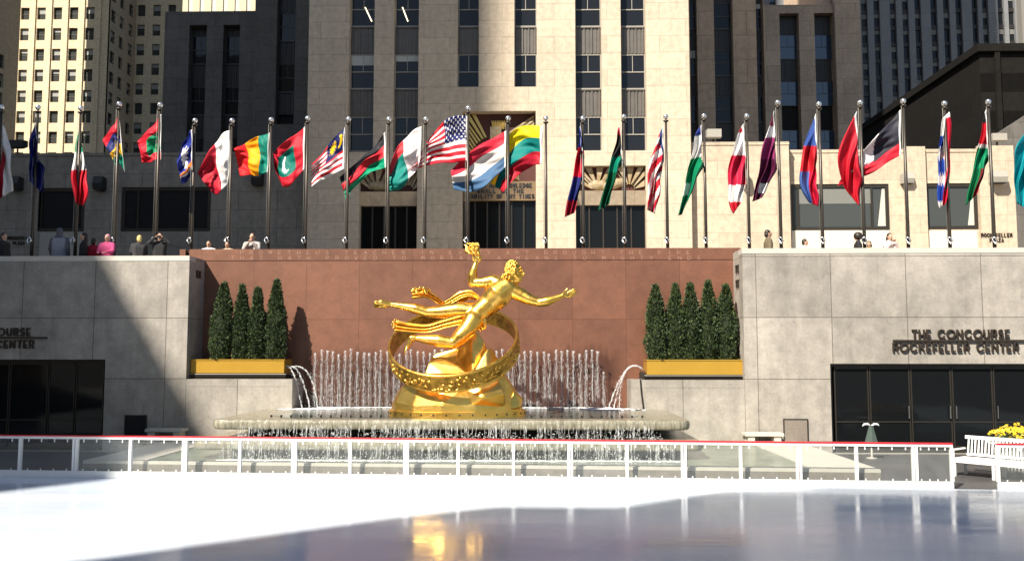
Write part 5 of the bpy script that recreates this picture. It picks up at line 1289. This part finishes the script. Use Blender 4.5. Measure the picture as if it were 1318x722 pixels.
def plaza_text(rows, Y, mat, parent):
    for text, xs, xe, py, h_ in rows:
        st_ = (xe-xs)/max(1, len(text)); m = MB()
        for i, ch in enumerate(text):
            if ch != ' ': p = at(xs+i*st_, py+h_/2, Y); letter(m, ch, Vector((p.x, Y-.003, p.z)), st_*.62*PXM(Y), h_*PXM(Y), .07, .05)
        m.build('wall_letters', mat, parent)
plaza_text([('ROCKEFELLER', 1263, 1304, 303, 4), ('PLAZA', 1274, 1293, 309.5, 4)], YL-.35, M['letter'], rw1)
plaza_text([('ROCKEFELLER', 10, 43, 306.5, 3.6), ('PLAZA', 17, 33, 313, 3.6)], YL, M['letter'], lw1)
# flood lamps on the parapets, box lamps on the walls
def flood(px0, px1, py0, py1, Y, mat, label, zbase):
    a, b_ = at(px0, py1, Y), at(px1, py0, Y); t = thing('flood_lamp', label, 'lamp', ((a.x+b_.x)/2, Y, zbase))
    m = MB(); m.hull([Vector((x, y, z)) for x, y, z in ((a.x, Y-.5, a.z+.1), (b_.x, Y-.5, a.z+.1), (a.x, Y-.5, b_.z), (b_.x, Y-.5, b_.z), (a.x, Y+.25, a.z+.25), (b_.x, Y+.25, a.z+.25), (a.x, Y+.25, b_.z+.05), (b_.x, Y+.25, b_.z+.05), (a.x+.05, Y-.3, a.z), (b_.x-.05, Y-.3, a.z))]); m.build('housing', mat, t)
    c = (a.x+b_.x)/2; m = MB(); m.tube([(c, Y, a.z+.1), (c, Y, zbase)], .07, 8); m.box(c-.2, c+.2, Y-.12, Y+.12, zbase, zbase+.05); m.build('bracket', M['bronze'], t)
flood(909, 927, 168, 180, YL-.5, M['lampgrey'], 'grey flood lamp on the parapet right of the tower', z0_)
flood(1274, 1292, 173.5, 184, YL-.1, M['lampgrey'], 'grey flood lamp on the parapet at the far right', Z_(189, YL, 1280))
flood(12, 34, 182, 193, YL-.1, M['black'], 'black flood lamp on the shaded parapet at the far left', z1_)
def wallbox(px0, px1, py0, py1, Y, mat, label):
    a, b_ = at(px0, py1, Y), at(px1, py0, Y); t = thing('wall_lamp', label, 'lamp', ((a.x+b_.x)/2, Y-.003, a.z))
    m = MB(); m.hull([Vector((x, y, z)) for x in (a.x, b_.x) for y, z in ((Y-.003, a.z+.05), (Y-.003, b_.z-.05), (Y-.7, b_.z), (Y-.9, a.z+(b_.z-a.z)*.45), (Y-.75, a.z))]); m.build('housing', mat, t)
    MB().box(a.x+.08, b_.x-.08, Y-.8, Y-.1, a.z-.05, a.z-.003).build('louvre', M['bronze'], t)
wallbox(18, 31, 229, 246, YL, M['black'], 'black box lamp left of the smaller shaded shop window')
wallbox(125, 137.5, 229, 246, YL, M['black'], 'black box lamp between the two shaded shop windows')
wallbox(327, 340, 222, 240, YL, M['black'], 'black box lamp on the shaded wall beside the tower')
wallbox(953, 961, 222, 240, YL-.8, M['lampgrey'], 'grey box lamp behind the red and white furled flag')
wallbox(1158, 1171, 225, 238, YL-.0, M['lampgrey'], 'grey box lamp between the two sunlit shop windows')
wallbox(1272, 1290, 222, 237, YL-.35, M['lampgrey'], 'grey box lamp above the small letters at the far right')
# dark block at the left behind the low wing
tower('setback_block', 'dark block with tall window slots left of the tower, shade put into its colour', 210, 330, 92, Z_(15, 92, 270), [(242, 264.5, 230), (286, 307.5, 230)], storeys(212, 66, 8), M['shadowed'], depth=22, recess=.9, glass='glass', frame='frame_dark', sp='spandrel_dark', pyref=100)
tower('setback_block', 'very tall dark block touching the left side of the tower', 326.5, 400, 90, ZT, [(355, 379, 160)], storeys(182, 66, 12), M['shadowed'], depth=26, recess=.9, frame='frame_dark', sp='spandrel_dark', pyref=100)
# recessed parts of the tower at the right
YR1 = 92.0
tower('setback_block', 'brown shaded part of the tower just right of its sunlit front', 884, 985, YR1, ZT, [(888.6, 898, 230), (920, 944.5, 230), (974.5, 984.2, 230)], storeys(216, 60.5, 15), M['brown'], depth=14, recess=.9, frame='frame_dark', sp='spandrel_dark', pyref=90)
YR2 = 150.0
tower('setback_block', 'brown stone block with blue reflecting windows, behind the sunlit low wing', 960, 1076, YR2, Z_(6.5, YR2, 1030), [(1004.5, 1029.5, 260), (1049.5, 1074.5, 260)], storeys(134, 60.5, 3, .53)+[(165, 195, 'w')], M['brown2'], depth=30, recess=1.4, glass='glass_blue', frame='frame_dark', sp='spandrel_dark', pyref=80, blinds=lambda s, k_: 0)
tower('setback_block', 'narrow windowless brown stone pier right of the blue windows', 1076.3, 1109, YR2-.9, 150, [], [], M['brown2'], depth=30, pyref=80)
# far grey tower on the right
YG = 200.0; t = thing('far_tower', 'distant blue grey skyscraper with paired rows of small windows at the top right', 'building', (X_(1200, YG), YG, TZ))
x0, x1 = X_(985, YG, 60), X_(1312, YG, 60); O = Vector((0, YG, 0))
cols = [(992, 1000), (1014, 1022), (1036, 1044), (1058, 1066), (1110, 1118), (1126, 1134), (1147, 1155), (1163, 1171), (1179, 1187), (1199.5, 1208), (1216, 1224), (1232, 1240), (1253, 1260.5), (1266.5, 1274), (1286.5, 1294.5), (1300, 1308.5)]
hs = [(X_(a, YG, 60), X_(b_, YG, 60), 10, 138) for a, b_ in cols]
m = MB(); holed(m, O, UX, UY, x0, x1, 0, 140, hs, 1.2); m.build('wall', M['grey_tower'], t)
MB().box(X_(1310.5, YG, 60), X_(1345, YG, 60), YG-2, YG+20, 0, 140).build('corner_pier', plain('pale_corner_stone', (.2, .19, .17), .8), t)
rnd = random.Random(8); nwin = 0
for i, h in enumerate(hs):
    sp = MB(); sp.box(h[0]+.003, h[1]-.003, YG+.8, YG+.95, 10, 138)
    for k_ in range(12):
        zt_ = Z_(-10+k_*21.2+(0 if i < 9 else -1), YG, 1200)
        sp.cur = 1; sp.box(h[0]+.003, h[1]-.003, YG+.5, YG+.795, zt_-1.0, zt_-.1)
        sp.cur = 2
        if rnd.random() < .62: sp.box(h[0]+.1, h[1]-.1, YG+.65, YG+.79, zt_-2.5+rnd.uniform(0, .7), zt_-1.05)
    sp.build('window_strip', [M['glass'], M['spandrel_dark'], M['blind_dim'] if i > 3 else M['glass_blue']], t)
# far right block, shade painted as black, with a face running back
YK = 92.0; xk = X_(1262, YK, 100); zk = Z_(68, YK, 1262)
t = thing('black_block', 'building coloured black for its shade, behind the low wing at the far right, its roof line running back', 'building', (xk, YK, TZ))
m = MB(); m.box(xk, xk+40, YK, YK+36, TZ-3, zk); m.build('wall', M['shadow_black_wall'], t)
MB().box(xk-.4, xk+40.4, YK-.5, YK+36.4, zk+.003, zk+.8).build('roof_edge', M['shadow_black_wall'], t)
MB().box(xk+1.4, xk+1.9, YK-.4, YK-.003, TZ, zk).build('pilaster', M['shadow_black_wall'], t)
slab_m = MB(); slab_m.hull([Vector((X_(1264, 80, 250), 80, TZ-3)), Vector((X_(1400, 80), 80, TZ-3)), Vector((X_(1264, 80, 250), 81, TZ-3)), Vector((X_(1400, 80), 81, TZ-3)), Vector((X_(1264, 80, 190), 80, Z_(185, 80, 1264))), Vector((X_(1264, 80, 190), 81, Z_(185, 80, 1264))), Vector((X_(1400, 80), 80, Z_(110, 80, 1318))), Vector((X_(1400, 80), 81, Z_(110, 80, 1318)))])
t = thing('dark_screen_wall', 'dark sloping wall right of the sunlit low wing', 'wall', (X_(1264, 80), 80, TZ)); slab_m.build('wall', M['shadowed'], t)
# pale building at the left with rows of small windows
YC = 160.0
t = thing('cream_building', 'cream apartment tower with rows of small windows at the top left, in full sun', 'building', (X_(70, YC), YC, TZ))
def gridface(O, A, Nn, w0, w1, z0, z1, cols, rows, wmat, t, d=.35, nm='wall', glass='glass_grey', bl=None):
    hs = [(a, b_, c, d_) for (a, b_) in cols for (c, d_) in rows]; m = MB(); holed(m, O, A, Nn, w0, w1, z0, z1, hs, d+.2); m.build(nm, wmat, t)
    r_ = random.Random(int(w0*3)+7)
    for h in hs: window(O, A, Nn, h[0], h[1], h[2], h[3], d, t, 'small', glass, 'frame_dark', r_.choice([0, 0, .3, .5, .5]) if bl is None else bl)
O = Vector((0, YC, 0)); xA, xB = X_(15.5, YC, 100), X_(137, YC, 100)
rows = []
for k_ in range(9): pt = 10-26.6+k_*26.6; rows.append((Z_(pt+15.5, YC, 70), Z_(pt, YC, 70)))
colsw = []
for k_ in range(5): pc = 30.5+k_*21; colsw.append((X_(pc-5.4, YC, 60), X_(pc+5.6, YC, 60)))
gridface(O, UX, UY, xA, xB, 0, 110, colsw, rows, M['cream'], t)
m = MB()
for k_ in range(6): c = X_(20+k_*21.1, YC, 60); m.box(c-.5, c+.5, YC-.22, YC-.003, 0, 109)
m.build('pier', M['cream'], t)
YB = YC+11.3
O2 = Vector((xB, YC, 0)); rows2 = [(a+.0, b_) for a, b_ in rows]
gridface(O2, UY, -UX, .003, 11.3, 0, 110, [(1.0, 2.6), (4.4, 6.0), (8.2, 9.8)], rows2, M['cream_shadowed'], t, nm='side_wall')
O3 = Vector((0, YB, 0))
gridface(O3, UX, UY, xB+.0, X_(232, YB, 60), 0, 130, [(X_(175.5, YB, 60), X_(185.5, YB, 60)), (X_(195.5, YB, 60), X_(205.5, YB, 60)), (X_(215, YB, 60), X_(225, YB, 60))], [(Z_(32.5-25.6+k_*25.2+14.5, YB, 190), Z_(32.5-25.6+k_*25.2, YB, 190)) for k_ in range(8)], M['cream'], t, nm='rear_wall')
MB().box(xA, xB-.6, YC+.56, YB+20, 0, 109.9).build('rear_block', M['cream'], t)
# building at the very left, seen along its side
t = thing('side_building', 'tan building at the left edge seen along its window side', 'building', (X_(-10, 110), 118, TZ))
xs_ = X_(24.5, 150, 60); O4 = Vector((xs_, 90, 0))
gridface(O4, UY, -UX, 0, 60, 0, 110, [(8+i*6.5, 10.4+i*6.5) for i in range(8)], [(Z_(25+k_*29, 120, 10)-2.0, Z_(25+k_*29, 120, 10)+.4) for k_ in range(-1, 6)], M['cream_shadowed'], t, nm='side_wall')
# pale tower far behind the dark block
t = thing('pale_far_tower', 'sunlit pale tower far behind the dark block with narrow vertical window slots', 'building', (X_(270, 260), 260, TZ))
O5 = Vector((0, 260, 0)); a_, b_ = X_(196, 260, 5), X_(335, 260, 5)
hs = [(X_(p, 260, 5), X_(p+6, 260, 5), 90, 138) for p in range(212, 330, 15)]
m = MB(); holed(m, O5, UX, UY, a_, b_, 0, 140, hs, .6); m.build('wall', M['cream'], t)
for h in hs: MB().box(h[0], h[1], 260.3, 260.5, 90, 138).build('window_strip', M['blind'], t)
# ================================================================== UNSEEN BLOCKS BEHIND THE CAMERA (added, shaped to shade the plaza)
def offbox(name, label, poly, z1, mat):
    t = thing(name, label, 'building', (sum(p[0] for p in poly)/len(poly), sum(p[1] for p in poly)/len(poly), 0))
    MB().prism(poly, -.02, z1).build('wall', mat, t); return t
h = 40.0; SH = Vector((-KX/KZ*h, -h/KZ))
def gpx(px, py): r_ = ray(px, py); q = CAMZ/-r_.z; return (r_.x*q, r_.y*q)
grd = [(-14.0, 7.6)]+[gpx(*p) for p in ((100, 722), (500, 667), (640, 652), (800, 653), (870, 641), (925, 632), (1060, 627))]+[(18, 19.7)]
offbox('ice_shade_block', 'unseen block behind the viewer, its outline shaped to shade the ice', [(a+SH.x, b_+SH.y) for a, b_ in grd]+[(18+SH.x, -70), (-14+SH.x, -70)], h, M['limestone_low'])
g0 = gpx(185, 612); u0 = g0[0]-KX*g0[1]; wm = at(185, 415, YW); um, vm = wm.x-KX*YW, wm.z+KZ*YW
hb = 60.0; yb = (vm-hb)/KZ; xb = um+KX*yb; ymin = (xb-u0)/KX
offbox('left_shade_block', 'unseen block behind the viewer to the left, placed to shade the left wall', [(xb-50, ymin), (xb, ymin), (xb, ymin+50), (xb-50, ymin+50)], hb, M['limestone_low'])
ut = X_(642, YT, 50)-KX*YT
offbox('tall_shade_block', 'unseen tall block behind the viewer, placed to shade the left half of the tower', [(ut-KX*120-110, -120), (ut-KX*120, -120), (ut-KX*120, -80), (ut-KX*120-110, -80)], 310, M['limestone_low'])
# ================================================================== LIGHT
w = bpy.data.worlds.new('World'); scene.world = w; w.use_nodes = True; nt = w.node_tree; bg = nt.nodes['Background']
sky = nt.nodes.new('ShaderNodeTexSky'); sky.sky_type = 'NISHITA'; sky.sun_disc = False
D = Vector((KX, 1, -KZ)).normalized(); el_ = math.asin(-D.z); az = math.atan2(-D.x, -D.y)
sky.sun_elevation = el_; sky.sun_rotation = az; sky.air_density = 1; sky.dust_density = .6
nt.links.new(sky.outputs[0], bg.inputs[0]); bg.inputs[1].default_value = .058
sl = bpy.data.lights.new('sun', 'SUN'); sl.energy = 5.0; sl.angle = R(.53); sl.color = (1, .92, .80)
so = bpy.data.objects.new('sun', sl); COL.objects.link(so); so.rotation_euler = D.to_track_quat('-Z', 'Y').to_euler(); so.location = (-30, -60, 60)
vs = scene.view_settings; vs.view_transform = 'Standard'; vs.look = 'None'; vs.exposure = 1.05; vs.gamma = 1; vs.use_curve_mapping = False
scene.cycles.use_denoising = True; scene.cycles.max_bounces = 8; scene.cycles.transparent_max_bounces = 24; scene.cycles.caustics_reflective = False; scene.cycles.caustics_refractive = False
